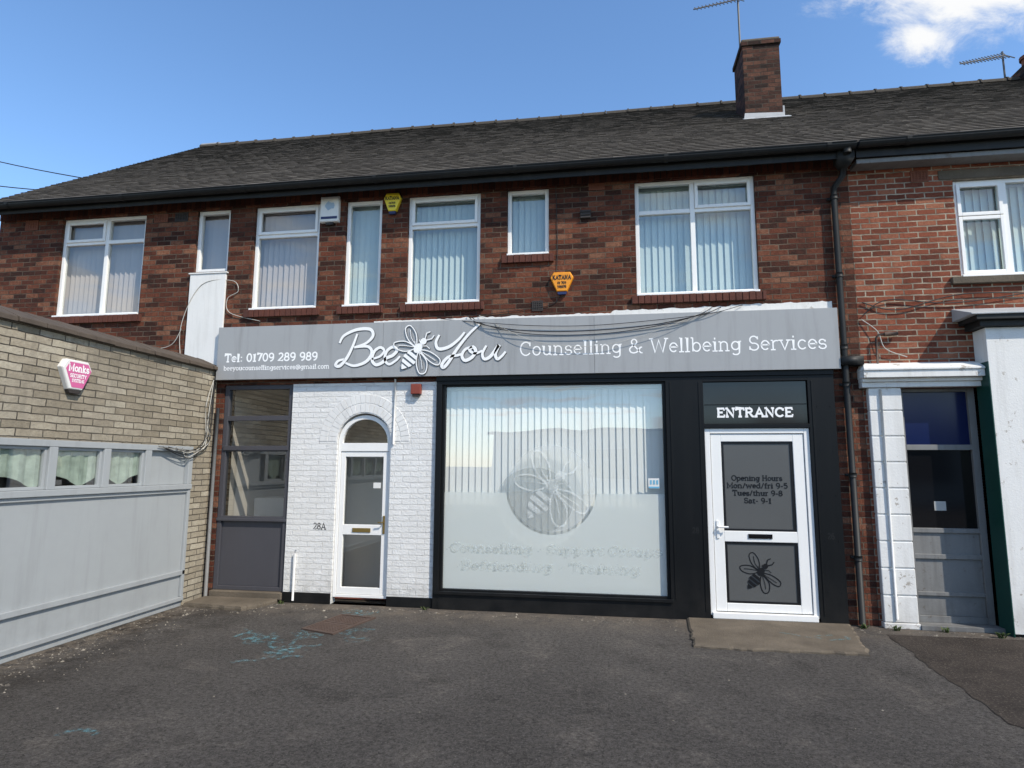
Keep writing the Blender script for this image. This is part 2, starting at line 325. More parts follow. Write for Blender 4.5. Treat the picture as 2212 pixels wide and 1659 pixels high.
# asphalt
t=NT("asphalt")
big=t.noise(.45,6,.6); c=t.ramp(big,[(.3,(.066,.060,.055)),(.55,(.088,.080,.073)),(.75,(.120,.108,.096))])
c=t.mix(t.mr(t.noise(1.7,6,.7,None,.6),.54,.74,0,.65),c,(.165,.145,.125))
c=t.mix(t.mr(t.noise(2.3,6,.65),.53,.70,0,.65),c,(.042,.038,.035))
gr=t.mr(t.noise(26,9,.97),.38,.62,.15,1.95); cg=t.n('ShaderNodeCombineXYZ')
for i in range(3): t.l(gr,cg.inputs[i])
c=t.mix(1.0,c,cg.outputs[0],'MULTIPLY')
c=t.mix(t.mr(t.noise(70,2,.8),.60,.68,0,.65),c,(.25,.23,.20)); c=t.mix(t.mr(t.noise(55,2,.8),.34,.41,.8,0),c,(.018,.017,.016))
s=t.n('ShaderNodeSeparateXYZ'); t.l(t.pos,s.inputs[0])
e=t.math('MULTIPLY',t.mr(s.outputs[1],-.85,-.05,0,1),t.mr(t.noise(3.5,6,.75),.35,.65,0,1)); c=t.mix(e,c,(.17,.14,.11))
e=t.math('MULTIPLY',t.mr(s.outputs[0],-3.9,-5.0,0,.9),t.mr(t.noise(1.9,6,.75),.42,.6,0,1)); c=t.mix(e,c,(.026,.021,.017))
e=t.math('MULTIPLY',t.mr(s.outputs[0],-4.7,-5.15,0,.8),t.mr(t.noise(9,6,.75),.4,.6,0,1)); c=t.mix(e,c,(.22,.18,.14))
h=t.math('ADD',t.noise(45,6,.9),t.mr(t.noise(4,4),0,1,0,.8)); t.bump(h,1.0,.022); M_asph=t.fin(c,.94,.15)
t=NT("dark_soil_asphalt"); c=t.ramp(t.noise(2.2,7,.75),[(.3,(.024,.019,.016)),(.6,(.055,.044,.036)),(.8,(.12,.10,.08))]); c=t.mix(t.mr(t.noise(60,3,.8),.54,.66,0,.65),c,(.17,.145,.12)); t.bump(t.noise(60,5,.8),.9,.02); M_soil=t.fin(c,.92,.2)
t=NT("gravel_stone"); c=t.ramp(t.noise(9,2),[(.35,(.08,.07,.06)),(.65,(.28,.25,.20))]); M_peb=t.fin(c,.9,.2)
t=NT("weed_leaf"); c=t.ramp(t.noise(25,2),[(.3,(.035,.07,.02)),(.7,(.11,.13,.04))]); M_weed=t.fin(c,.7,.3)
# ------------------------------------------------------------------ ground
mb=MB(); mb.poly((-400,-400,0),(400,-400,0),(400,400,0),(-400,400,0)); obj(mb,"ground",M_asph,kind="structure")
mb=MB(); pts=[(2.80,-.34),(2.76,-.9),(2.70,-1.5),(2.68,-2.1),(2.66,-2.7),(3.1,-2.85),(4.2,-2.9)]
q=[(x+rnd(-.02,.02),y+rnd(-.015,.015)) for x,y in cr(pts,9)]+[(9,-2.9),(9,-.32)]
mb.poly(*[(x,y,.004) for x,y in reversed(q)]); obj(mb,"asphalt_patch",M_soil,kind="structure")
# ------------------------------------------------------------------ walls with openings
def wall(mb,u0,u1,z0,z1,holes,P,th):
    U=sorted({u0,u1}|{h[i] for h in holes for i in (0,1)}); Z=sorted({z0,z1}|{h[i] for h in holes for i in (2,3)})
    U=[a for a in U if u0<=a<=u1]; Z=[a for a in Z if z0<=a<=z1]
    for a,b in zip(U,U[1:]):
        for c,d in zip(Z,Z[1:]):
            m=((a+b)/2,(c+d)/2)
            if any(h[0]<m[0]<h[1] and h[2]<m[1]<h[3] for h in holes): continue
            mb.poly(P(a,c),P(b,c),P(b,d),P(a,d))
    for h in holes:
        a,b,c,d=h[:4]; a=max(a,u0);b=min(b,u1);c=max(c,z0);d=min(d,z1)
        for p,q in (((a,c),(a,d)),((b,d),(b,c)),((a,d),(b,d)),((b,c),(a,c))):
            mb.poly(P(*p),P(*p,-th),P(*q,-th),P(*q))
    for p,q in (((u0,z0),(u0,z1)),((u1,z1),(u1,z0)),((u0,z1),(u1,z1)),((u1,z0),(u0,z0))):
        mb.poly(P(*p),P(*q),P(*q,-th),P(*p,-th))
def sillbricks(x0,x1,z,par,mat,name="sill"):
    mb=MB(); x=x0
    while x<x1-.02:
        w=min(.068,x1-x); j=rnd(-.004,.004); mb.box(x,x+w,-.045+j,.10,z-.105,z-.004+rnd(-.003,.003)); x+=.076
    mb.box(x0+.003,x1-.003,-.033,.095,z-.10,z-.010)
    return obj(mb,name,mat,par,.004)
def window(par,x0,x1,z0,z1,mull=(),trans=None,openers=(),blind=None,sill=True,y=.045,frame=M_white,fw=.048,sillmat=None):
    e=.003; mb=MB(); a,b,c,d=x0+e,x1-e,z0+e,z1-e
    mb.box(a,a+fw,y,y+.06,c,d); mb.box(b-fw,b,y,y+.06,c,d); mb.box(a+fw,b-fw,y+.001,y+.06,c,c+fw); mb.box(a+fw,b-fw,y+.001,y+.06,d-fw,d)
    for m in mull: mb.box(m-fw/2-.004,m+fw/2+.004,y+.002,y+.06,c+fw,d-fw)
    xs=[a+fw]+[q for m in mull for q in (m-fw/2-.004,m+fw/2+.004)]+[b-fw]
    if trans:
        for i in range(0,len(xs),2): mb.box(xs[i],xs[i+1],y+.003,y+.06,trans-.026,trans+.026)
    for (o0,o1,p0,p1) in openers:
        w=.04; Y0=y-.016; Y1=y+.0005
        mb.box(o0,o0+w,Y0,Y1+.02,p0,p1); mb.box(o1-w,o1,Y0,Y1+.02,p0,p1); mb.box(o0+w,o1-w,Y0,Y1+.02,p0,p0+w); mb.box(o0+w,o1-w,Y0,Y1+.02,p1-w,p1)
    if sill is True or sill=='cill': mb.box(x0+.003,x1-.003,-.03,y+.02,z0-.0035,z0+.022)
    fr=obj(mb,"window",frame,par,.004)
    g=MB(); g.poly((a+fw-.01,y+.035,c+fw-.01),(b-fw+.01,y+.035,c+fw-.01),(b-fw+.01,y+.035,d-fw+.01),(a+fw-.01,y+.035,d-fw+.01)); obj(g,"glass",M_gl,fr)
    if blind:
        s=MB(); x=x0+.02
        ph=rnd(.24,.40)
        while x<x1:
            aa=ph+rnd(-.10,.10); dx=.049*math.cos(aa); dy=.049*math.sin(aa); yy=y+.15; sw=rnd(-.003,.003)
            s.poly((x-dx+sw,yy-dy,z0+.015+rnd(0,.01)),(x+dx+sw,yy+dy,z0+.015+rnd(0,.01)),(x+dx,yy+dy,z1-.045),(x-dx,yy-dy,z1-.045),c=rnd(.8,1)); x+=.080
        s.box(x0,x1,y+.13,y+.17,z1-.045,z1); obj(s,"blind",blind,fr)
    if sill is True: sillbricks(x0-.06,x1+.06,z0,fr,sillmat or M_sillb)
    return fr
def letters(par,mat,fn,name="lettering",label=None):
    mb=MB(); fn(mb); return obj(mb,name,mat,par,label=label)
# ------------------------------------------------------------------ main building
XL,XR=-8.88,2.87
B=empty("shop_building",(-3,.1,0),"long two-storey dark red brick shop with weathered tiled roof","building")
W=[(-7.82,-6.46,3.78,5.25),(-5.66,-5.15,4.35,5.25),(-4.78,-3.82,3.78,5.25),(-3.45,-2.94,3.78,5.25),(-2.58,-1.60,3.78,5.26),(-1.25,-.71,4.37,5.26),(.37,1.81,3.78,5.26)]
mb=MB(); wall(mb,XL,XR,2.76,5.50,W,PF(0),.11)
wall(mb,XL,-5.07,0,2.76,[],PF(0),.11); wall(mb,2.55,XR,0,2.76,[],PF(0),.11)
mb.poly((XL,0.11,0),(XL,0.11,5.5),(XL,4.35,8.72),(XL,8.7,5.5),(XL,8.7,0)); mb.poly((XL,8.7,0),(XL,8.7,5.5),(XR,8.7,5.5),(XR,8.7,0))
mb.poly((XL,.111,5.5),(XL,8.7,5.5),(XR,8.7,5.5),(XR,.111,5.5)); obj(mb,"wall",M_brick,B)
mb=MB(); wall(mb,XL+.002,XR-.002,5.275,5.40,[],PF(-.018),.016); obj(mb,"brick_band",M_sold,B)
window(B,*W[0],mull=(-7.10,),trans=4.88,openers=((-7.765,-7.13,4.895,5.20),),blind=M_blp)
window(B,*W[1],blind=M_blp,sill=False)
window(B,*W[2],trans=4.83,openers=((-4.735,-3.865,4.85,5.205),),blind=M_blp)
window(B,*W[3],blind=M_blc)
window(B,*W[4],trans=4.84,openers=((-2.535,-1.645,4.86,5.215),),blind=M_blc)
window(B,*W[5],blind=M_blc)
window(B,*W[6],mull=(1.07,),trans=4.86,openers=((1.10,1.765,4.88,5.215),),blind=M_blc)
# white infill panel under the small window
mb=MB(); mb.box(-5.68,-5.14,-.03,-.002,3.03,4.31); mb.box(-5.70,-5.12,-.042,-.002,4.31,4.33); obj(mb,"infill_panel",M_whited,B,.004)
# ragged white mortar flashing above sign
mb=MB(); x=-3.0; top=[]; g=0
while x<2.62:
    f=(x+3.0)/5.6; g=.75*g+rnd(-.010,.010); top.append((x,3.566+.012*f+abs(g)+(.028 if f>.55 else 0)+(.02 if f>.8 else 0))); x+=.035
for a,b in zip(top,top[1:]): mb.hexa([(a[0],-.006,3.40),(b[0],-.006,3.40),(b[0],-.002,3.40),(a[0],-.002,3.40),(a[0],-.006,a[1]),(b[0],-.006,b[1]),(b[0],-.002,b[1]),(a[0],-.002,a[1])])
obj(mb,"white_flashing",M_flaky,B)
# roof
def roof(par,x0,x1):
    y0,z0,y1,z1=-.27,5.43,4.35,8.80; L=math.hypot(y1-y0,z1-z0); cy,cz=(y1-y0)/L,(z1-z0)/L
    Q=lambda x,s,h:(x,y0+cy*s-cz*h,z0+cz*s+cy*h)
    mb=MB(); g=.12; w=.165; i=0
    while i*g<L-.02:
        x=x0+(0 if i%2 else -w/2)+rnd(-.03,.03)-.04; s0=i*g; s1=min(s0+g+.03,L); rr=rnd(-.07,.07)
        while x<x1:
            a=max(x+.002,x0); b=min(x+w-.002,x1)
            if b-a>.02:
                h=.017+rnd(-.0015,.003); sg=.004*math.sin(a*1.1); js=rnd(-.003,.003); k=rnd(-.0008,.0008)
                c=min(1,max(0,random.gauss(.48+rr,.15)))
                p=[Q(a,s0+js,h+k+sg),Q(b,s0+js,h-k+sg),Q(b,s1,.004+sg),Q(a,s1,.004+sg)]
                mb.poly(*p,c=c); mb.poly(Q(a,s0+js,sg-.01),Q(b,s0+js,sg-.01),p[1],p[0],c=0)
            x+=w
        i+=1
    mb.poly(Q(x0,0,-.03),Q(x1,0,-.03),Q(x1,L,-.03),Q(x0,L,-.03),c=0)
    mb.poly((x0,y1,z1-.02),(x1,y1,z1-.02),(x1,8.95,5.43),(x0,8.95,5.43),c=.4)
    r=obj(mb,"roof",M_tile,par)
    m=MB(); x=x0
    while x<x1-.05:
        b=min(x+.445,x1); zc=z1-.05+.012*math.sin(x*1.1)
        for (a,bb,rr) in ((x,b-.03,.10),(b-.03,b,.118)):
            n=8; ring=[[(q,y1+math.cos(math.pi*j/n)*rr*-1,zc+math.sin(math.pi*j/n)*rr) for j in range(n+1)] for q in (a,bb)]
            for j in range(n): m.poly(ring[0][j],ring[1][j],ring[1][j+1],ring[0][j+1],c=.15)
            m.poly(*ring[0],c=.1); m.poly(*reversed(ring[1]),c=.1)
        x=b+.005
    obj(m,"ridge_tiles",M_tile,r)
    return r
R=roof(B,XL-.06,XR)
mb=MB(); mb.box(2.25,2.82,2.2,2.85,6.9,8.50); mb.box(2.225,2.845,2.175,2.875,8.50,8.575); obj(mb,"chimney",M_brickc,R,.006)
mb=MB(); mb.box(2.24,2.83,2.19,2.86,8.576,8.62); obj(mb,"chimney_cap",M_conc,R,.012)
mb=MB(); mb.hexa([(2.21,2.165,7.17),(2.86,2.165,7.17),(2.86,2.198,7.17),(2.21,2.198,7.17),(2.24,2.185,7.33),(2.83,2.185,7.30),(2.83,2.198,7.30),(2.24,2.198,7.33)])
mb.hexa([(2.19,2.05,7.14),(2.90,2.05,7.14),(2.90,2.19,7.225),(2.19,2.19,7.225),(2.19,2.05,7.155),(2.90,2.05,7.155),(2.90,2.19,7.245),(2.19,2.19,7.245)])
for i in range(5): mb.box(2.822,2.85,2.2+i*.13,2.33+i*.13,7.2+i*.095,7.42+i*.095)
obj(mb,"chimney_flashing",M_lead,R,.003)
mb=MB(); mb.box(-8.92,-8.45,4.27,4.43,8.80,8.84); obj(mb,"ridge_end_mortar",M_lead,R,.01)
def gutter(par,x0,x1,z=5.40,y=-.30,dz=0):
    mb=MB(); n=8; r=.06; P0=[]
    for x,zz in ((x0,z),(x1,z+dz)):
        P0.append([(x,y-math.cos(math.pi*j/n)*r,zz-math.sin(math.pi*j/n)*r*1.1) for j in range(n+1)])
    for j in range(n): mb.poly(P0[0][j],P0[0][j+1],P0[1][j+1],P0[1][j])
    mb.poly(*P0[0]); mb.poly(*reversed(P0[1]))
    mb.tube([(x0,y-r,z),(x1,y-r,z+dz)],.008,6)
    x=x0+.5
    while x<x1:
        f=(x-x0)/(x1-x0); zz=z+dz*f
        q=[[(a,y-math.cos(math.pi*j/n)*(r+.008),zz-math.sin(math.pi*j/n)*(r*1.1+.008)) for j in range(n+1)] for a in (x,x+.05)]
        for j in range(n): mb.poly(q[0][j],q[0][j+1],q[1][j+1],q[1][j])
        x+=1.83
    mb.box(x0,x1,-.235,-.215,5.27,5.44); mb.box(x0,x1,-.214,-.001,5.405,5.425)
    return obj(mb,"gutter",M_gut,par)
gutter(B,XL-.06,2.86,z=5.385,dz=.03)
# downpipe
mb=MB(); mb.tube([(2.77,-.30,5.36),(2.77,-.30,5.30)],.045,10)
mb.prism([(2.68,5.36),(2.86,5.36),(2.86,5.26),(2.81,5.18),(2.73,5.18),(2.68,5.26)],PF(-.11),0,.16)
mb.tube([(2.77,-.17,5.19),(2.76,-.15,5.10),(2.69,-.07,5.0),(2.68,-.06,4.9),(2.68,-.06,3.0),(2.68,-.06,0.03)],.034,12)
for z in (4.85,3.9,3.05,2.62,1.6,.7): mb.tube([(2.68,-.06,z),(2.68,-.06,z+.05)],.042,12); mb.box(2.62,2.74,-.02,-.001,z+.01,z+.04)
mb.box(2.63,2.86,-.12,-.005,2.86,2.96); obj(mb,"downpipe",M_gut,B,0,True)
# vents
def vent(par,cx,cz,w,h,mat):
    mb=MB(); P=PF(0); a,b,c,d=cx-w/2,cx+w/2,cz-h/2,cz+h/2; f=.014
    mb.box(a,b,-.012,-.001,c,c+f); mb.box(a,b,-.012,-.001,d-f,d); mb.box(a,a+f,-.012,-.001,c+f,d-f); mb.box(b-f,b,-.012,-.001,c+f,d-f)
    n=max(3,int(h/.028)); 
    for i in range(n):
        z=c+f+(d-c-2*f)*(i+.2)/n; mb.hexa([(a+f,-.014,z),(b-f,-.014,z),(b-f,-.002,z+.008),(a+f,-.002,z+.008),(a+f,-.014,z+.006),(b-f,-.014,z+.006),(b-f,-.002,z+.016),(a+f,-.002,z+.016)])
    mb.box(a+f,b-f,-.004,-.001,c+f,d-f,)
    for i in range(1,5): x=a+(b-a)*i/5; mb.box(x-.005,x+.005,-.0135,-.0045,c+f,d-f)
    obj(mb,"air_vent",mat,par)
vent(B,-8.33,5.18,.21,.15,M_terra); vent(B,-6.22,5.165,.21,.12,M_terra); vent(B,-5.9,5.165,.2,.12,M_vent); vent(B,-.10,5.225,.2,.09,M_terra); vent(B,-.855,3.70,.14,.13,M_vent)
mb=MB(); mb.prism([(-.315,4.92),(-.175,4.92),(-.175,4.80),(-.315,4.80)],PF(-.001),0,.03,.9); 
for i in range(3): mb.box(-.31,-.18,-.042,-.02,4.808+i*.038,4.818+i*.038)
obj(mb,"extractor_vent",M_vent,B,.003)
# interior
mb=MB(); mb.m=0; a,b,c,d=-5.06,2.5,.24,2.3
mb.poly((a,d,0),(b,d,0),(b,d,2.74),(a,d,2.74)); mb.poly((a,c,0),(a,d,0),(a,d,2.74),(a,c,2.74)); mb.poly((b,c,0),(b,d,0),(b,d,2.74),(b,c,2.74)); mb.poly((a,c,2.74),(b,c,2.74),(b,d,2.74),(a,d,2.74))
mb.box(-3.75,-3.65,c,d,0.03,2.73); mb.box(-2.45,-2.35,c,d,.03,2.73); mb.box(-4.9,-4.2,.6,1.1,.03,1.25); mb.box(-3.649,-3.08,.85,.9,.03,2.73); mb.box(-3.08,-2.451,1.25,1.3,.03,2.73)
mb.m=1; mb.poly((a,c,.02),(b,c,.02),(b,d,.02),(a,d,.02)); obj(mb,"interior_room",[M_int,M_floor],B)
# white painted brick bay with arch
cx,cz,ra=-3.08,2.01,.36
mb=MB(); wall(mb,-4.08,-2.13,.0,2.76,[(cx-ra,cx+ra,-.01,cz+ra+.001)],PF(-.003),.12)
n=20; P=PF(-.003)
for i in range(n):
    a0=math.pi*i/n;a1=math.pi*(i+1)/n
    p=(cx+ra*math.cos(a0),cz+ra*math.sin(a0)); q=(cx+ra*math.cos(a1),cz+ra*math.sin(a1))
    mb.poly(P(*q),P(*p),P(p[0],cz+ra+.001),P(q[0],cz+ra+.001)); mb.poly(P(*p),P(*q),P(*q,-.12),P(*p,-.12))
pw=obj(mb,"painted_wall",M_wbrick,B)
mb=MB()
for (r0,r1,nn) in ((ra+.010,ra+.125,22),(ra+.130,ra+.245,26)):
    for i in range(nn):
        a0=math.pi*(i+.02)/nn; a1=math.pi*(i+.98)/nn
        w=.003+rnd(0,.004)
        mb.prism([(cx+r0*math.cos(a0),cz+r0*math.sin(a0)),(cx+r1*math.cos(a0),cz+r1*math.sin(a0)),(cx+r1*math.cos(a1),cz+r1*math.sin(a1)),(cx+r0*math.cos(a1),cz+r0*math.sin(a1))],PF(-.004),0,w,.95)
obj(mb,"brick_arch",M_whited,pw,.002)
for a,b,h in ((-4.10,cx-ra-.002,.13),(cx+ra+.002,-2.135,.12)):
    mb=MB(); mb.box(a,b,-.022,-.0035,0,h); obj(mb,"plinth",M_black,B,.006)
mb=MB(); mb.tube([(-2.68,-.02,1.97),(-2.68,-.02,2.80)],.012,8); obj(mb,"conduit",M_whited,B,0,True)
mb=MB(); mb.tube([(-3.93,-.03,.03),(-3.93,-.03,.60),(-3.93,-.0,.64)],.014,8); obj(mb,"waste_pipe",M_whited,B,0,True)
letters(B,M_letb,lambda m:text(m,"28A",-3.715,.905,.075,PF(-.0045),width=.175,wt=.13),"house_number")
# arched door
mb=MB(); y=.035
mb.box(-3.437,-3.40,y,y+.06,.08,cz-.02); mb.box(-2.76,-2.723,y,y+.06,.08,cz-.02); mb.box(-3.40,-2.76,y+.001,y+.06,1.885,cz-.02); mb.box(-3.40,-2.76,y,y+.08,.08,.115)
ring=[]
for i in range(n+1):
    a0=math.pi*i/n; ring.append([(cx+q*math.cos(a0),yy,cz-.02+q*math.sin(a0)) for q,yy in ((.357,y),(.305,y),(.305,y+.06),(.357,y+.06))])
for i in range(n):
    for j in range(4): k=(j+1)%4; mb.poly(ring[i][j],ring[i][k],ring[i+1][k],ring[i+1][j])
ad=obj(mb,"arched_door",M_white,B,.003)
mb=MB(); y=.047
mb.box(-3.397,-3.34,y,y+.045,.118,1.882); mb.box(-2.83,-2.763,y,y+.045,.118,1.882); mb.box(-3.34,-2.83,y,y+.045,1.815,1.882); mb.box(-3.34,-2.83,y,y+.045,.84,.965); mb.box(-3.34,-2.83,y,y+.045,.118,.20)
obj(mb,"door_leaf",M_white,ad,.004)
mb=MB(); mb.poly((-3.35,.07,.19),(-2.82,.07,.19),(-2.82,.07,1.82),(-3.35,.07,1.82)); obj(mb,"glass",M_gl,ad)
mb=MB(); mb.poly(*[(cx+.31*math.cos(math.pi*i/n),.07,cz-.02+.31*math.sin(math.pi*i/n)) for i in range(n+1)]); obj(mb,"fanlight_glass",M_gld,ad)
mb=MB(); mb.box(-3.21,-2.97,.036,.0465,.872,.925); obj(mb,"letterbox",M_gold,ad,.004)
mb=MB(); mb.box(-2.81,-2.785,.036,.0465,.86,1.08); mb.tube([(-2.797,.036,1.0),(-2.797,0,1.0),(-2.86,-.005,1.0)],.008,8); obj(mb,"handle",M_gold,ad)
mb=MB(); mb.poly((-2.96,.066,1.42),(-2.86,.066,1.42),(-2.86,.066,1.49),(-2.96,.066,1.49)); obj(mb,"paper_notice",M_boxw,ad)
# dark grey window bay
mb=MB(); x0,x1=-5.065,-4.085; y=.02
mb.box(x0,x0+.06,y,y+.08,.12,2.76); mb.box(x1-.06,x1,y,y+.08,.12,2.76)
for a,b in ((.12,.17),(.985,1.045),(1.88,1.955),(2.285,2.35),(2.70,2.76)): mb.box(x0+.06,x1-.06,y+.001,y+.08,a,b)
mb.box(x0+.06,x1-.06,y+.03,y+.06,.17,.985); mb.box(x0+.03,x1-.03,y-.018,y-.001,1.895,1.955); mb.box(x0+.0,x1,y-.02,y-.0005,.985,1.02)
sb=obj(mb,"side_window",M_grey,B,.004)
mb=MB(); mb.poly((x0+.05,y+.04,1.03),(x1-.05,y+.04,1.03),(x1-.05,y+.04,2.71),(x0+.05,y+.04,2.71)); obj(mb,"glass",M_gld,sb)
mb=MB(); mb.box(-5.07,-4.08,-.05,.10,.03,.118); obj(mb,"sill",M_conc,sb,.01)
# black shopfront
mb=MB()
mb.box(-2.128,-2.055,-.045,.10,.0,2.76); mb.box(-2.055,.675,-.045,.10,2.715,2.76); mb.box(-2.055,.675,-.05,.10,0,.20); mb.box(-2.10,.70,-.075,-.051,.18,.215); mb.box(.675,1.105,-.045,.10,0,2.76)
mb.box(.72,.735,-.052,-.0455,.22,2.7); mb.box(1.05,1.065,-.052,-.0455,.1,2.7)
mb.box(2.265,2.55,-.045,.10,0,2.76); mb.box(1.105,2.265,-.045,.10,2.155,2.20); mb.box(1.105,2.265,-.0445,.10,2.70,2.76); mb.box(2.30,2.315,-.052,-.0455,.1,2.7)
mb.box(-2.13,2.55,-.06,-.0,2.761,2.83)
for z in (.35,.9,1.4,1.9,2.4):
    for x in (.78,1.0,2.36,2.5): mb.tube([(x,-.045,z),(x,-.050,z)],.006,6)
sf=obj(mb,"shopfront",M_black,B,.003)
letters(sf,M_gut,lambda m:text(m,"28",.93,.955,.06,PF(-.047),wt=.13),"house_number"); letters(sf,M_gut,lambda m:text(m,"26",2.38,.92,.06,PF(-.047),wt=.13),"house_number")
mb=MB(); mb.box(1.108,2.262,-.01,.04,2.203,2.697); ef=obj(mb,"entrance_fascia",M_glossb,sf,.003)
letters(sf,M_letw,lambda m:text(m,"ENTRANCE",1.255,2.29,.095,PF(-.013),width=.85,wt=.24),"lettering","white ENTRANCE lettering")
mb=MB(); mb.box(1.12,2.25,-.016,-.0105,2.425,2.435); obj(mb,"transom_bar",M_black,sf)
# display window
x0,x1,z0,z1=-2.055,.675,.20,2.715
mb=MB(); f=.035; y=-.01
mb.box(x0,x0+f,y,y+.07,z0,z1); mb.box(x1-f,x1,y,y+.07,z0,z1); mb.box(x0+f,x1-f,y,y+.07,z0,z0+f); mb.box(x0+f,x1-f,y,y+.07,z1-.02,z1)
dw=obj(mb,"display_window",M_black,B,.003)
gy=.03
mb=MB(); mb.poly((x0+f-.01,gy,z0+f-.01),(x1-f+.01,gy,z0+f-.01),(x1-f+.01,gy,z1-.01),(x0+f-.01,gy,z1-.01)); obj(mb,"glass",M_glb,dw)
mb=MB(); x=x0+.04
while x<x1:
    aa=.17+rnd(-.04,.04); dx=.0485*math.cos(aa); dy=.0485*math.sin(aa); z=z0+.09+rnd(0,.012)
    mb.poly((x-dx,.13-dy,z),(x+dx,.13+dy,z),(x+dx,.13+dy,z1-.06),(x-dx,.13-dy,z1-.06)); x+=.083
mb.box(x0+.02,x1-.02,.10,.16,z1-.06,z1-.01); obj(mb,"blind",M_blw,dw)
mb=MB(); dcx,dcz,dr=-.70,1.44,.55
pts=[(x0+f,z0+f),(x1-f,z0+f),(x1-f,1.385),(dcx+math.sqrt(dr*dr-(1.385-dcz)**2),1.385)]
a0=math.atan2(1.385-dcz,math.sqrt(dr*dr-(1.385-dcz)**2)); pts+= [(dcx+dr*math.cos(a0-(math.pi+2*a0)*i/24),dcz+dr*math.sin(a0-(math.pi+2*a0)*i/24)) for i in range(1,25)]+[(x0+f,1.385)]
mb.poly(*[(u,gy+.006,v) for u,v in pts]); obj(mb,"frosted_film",M_frost,dw)
mb=MB(); mb.poly(*[(dcx+(dr-.03)*math.cos(2*math.pi*i/48),gy+.010,dcz+(dr-.03)*math.sin(2*math.pi*i/48)) for i in range(48)]); obj(mb,"emblem_disc_and_shadow",M_disc2,dw)
mb=MB(); mb.poly(*[(-.90+.47*math.cos(2*math.pi*i/48),gy+.008,1.29+.40*math.sin(2*math.pi*i/48)) for i in range(48)]); obj(mb,"emblem_disc_and_shadow",M_discsh,dw)  # grey offset disc paints the shadow the decal casts on the blinds
letters(dw,M_vl,lambda m:bee(m,-.70,1.44,.44,PF(gy-.003),.04),"emblem")
for dx_,dz_,mt in ((0,0,M_vl),(-.03,-.022,M_vlsh)):  # second pass paints the lettering's shadow as an offset grey copy
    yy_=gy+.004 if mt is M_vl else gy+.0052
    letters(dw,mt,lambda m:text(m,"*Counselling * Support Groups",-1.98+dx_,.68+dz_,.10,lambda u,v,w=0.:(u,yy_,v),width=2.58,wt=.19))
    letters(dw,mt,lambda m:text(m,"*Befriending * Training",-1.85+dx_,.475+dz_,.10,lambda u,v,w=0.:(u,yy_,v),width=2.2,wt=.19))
mb=MB(); mb.poly((.455,gy-.004,1.45),(.585,gy-.004,1.45),(.585,gy-.004,1.57),(.455,gy-.004,1.57)); st=obj(mb,"sticker",M_boxw,dw)
mb=MB(); mb.poly((.46,gy-.008,1.455),(.58,gy-.008,1.455),(.58,gy-.008,1.475),(.46,gy-.008,1.475)); 
for i in range(3): mb.poly((.475+i*.037,gy-.008,1.50),(.495+i*.037,gy-.008,1.50),(.495+i*.037,gy-.008,1.55),(.475+i*.037,gy-.008,1.55))
obj(mb,"sticker_print",M_print,dw)
# entrance door
x0,x1,z0,z1=1.108,2.262,.055,2.152
mb=MB(); f=.06; y=-.02
mb.box(x0,x0+f,y,y+.08,z0,z1); mb.box(x1-f,x1,y,y+.08,z0,z1); mb.box(x0+f,x1-f,y,y+.08,z1-f,z1); mb.box(x0+.02,x1-.02,y-.03,y+.08,z0-.03,z0+.035)
ed=obj(mb,"entrance_door",M_white,B,.005)
mb=MB(); y=-.008; a,b=x0+f+.006,x1-f-.006
mb.box(a,1.29,y,y+.05,.10,2.085); mb.box(2.08,b,y,y+.05,.10,2.085); mb.box(1.29,2.08,y,y+.05,2.0,2.085); mb.box(1.29,2.08,y,y+.05,.865,.985); mb.box(1.29,2.08,y,y+.05,.10,.19); obj(mb,"door_leaf",M_white,ed,.005)
for c,d in ((.19,.865),(.985,2.0)):
    mb=MB(); mb.box(1.291,1.32,.004,.03,c,d); mb.box(2.05,2.079,.004,.03,c,d); mb.box(1.32,2.05,.004,.03,c,c+.025); mb.box(1.32,2.05,.004,.03,d-.025,d); obj(mb,"glazing_bead",M_letb,ed,.002)
    mb=MB(); mb.box(1.32,2.05,.014,.03,c+.025,d-.025); obj(mb,"glass",M_film,ed)
for s,z,w in (("Opening Hours",1.555,.56),("Mon/wed/fri 9-5",1.470,.67),("Tues/thur 9-8",1.385,.55),("Sat- 9-1",1.300,.30)): letters(ed,M_letb,lambda m:text(m,s,1.675,z,.055,PF(.012),width=w,wt=.21,align='c'))
letters(ed,M_letb,lambda m:bee(m,1.665,.525,.215,PF(.012),.05),"emblem")
mb=MB(); mb.box(1.55,1.81,-.018,-.0085,.905,.955); mb.box(1.57,1.79,-.022,-.0185,.915,.945); obj(mb,"letterbox",M_glossb,ed,.003)
mb=MB(); mb.box(1.205,1.235,-.02,-.0085,.90,1.10); mb.tube([(1.22,-.02,1.03),(1.22,-.055,1.03),(1.33,-.06,1.03)],.011,8); obj(mb,"handle",M_white,ed,.003)
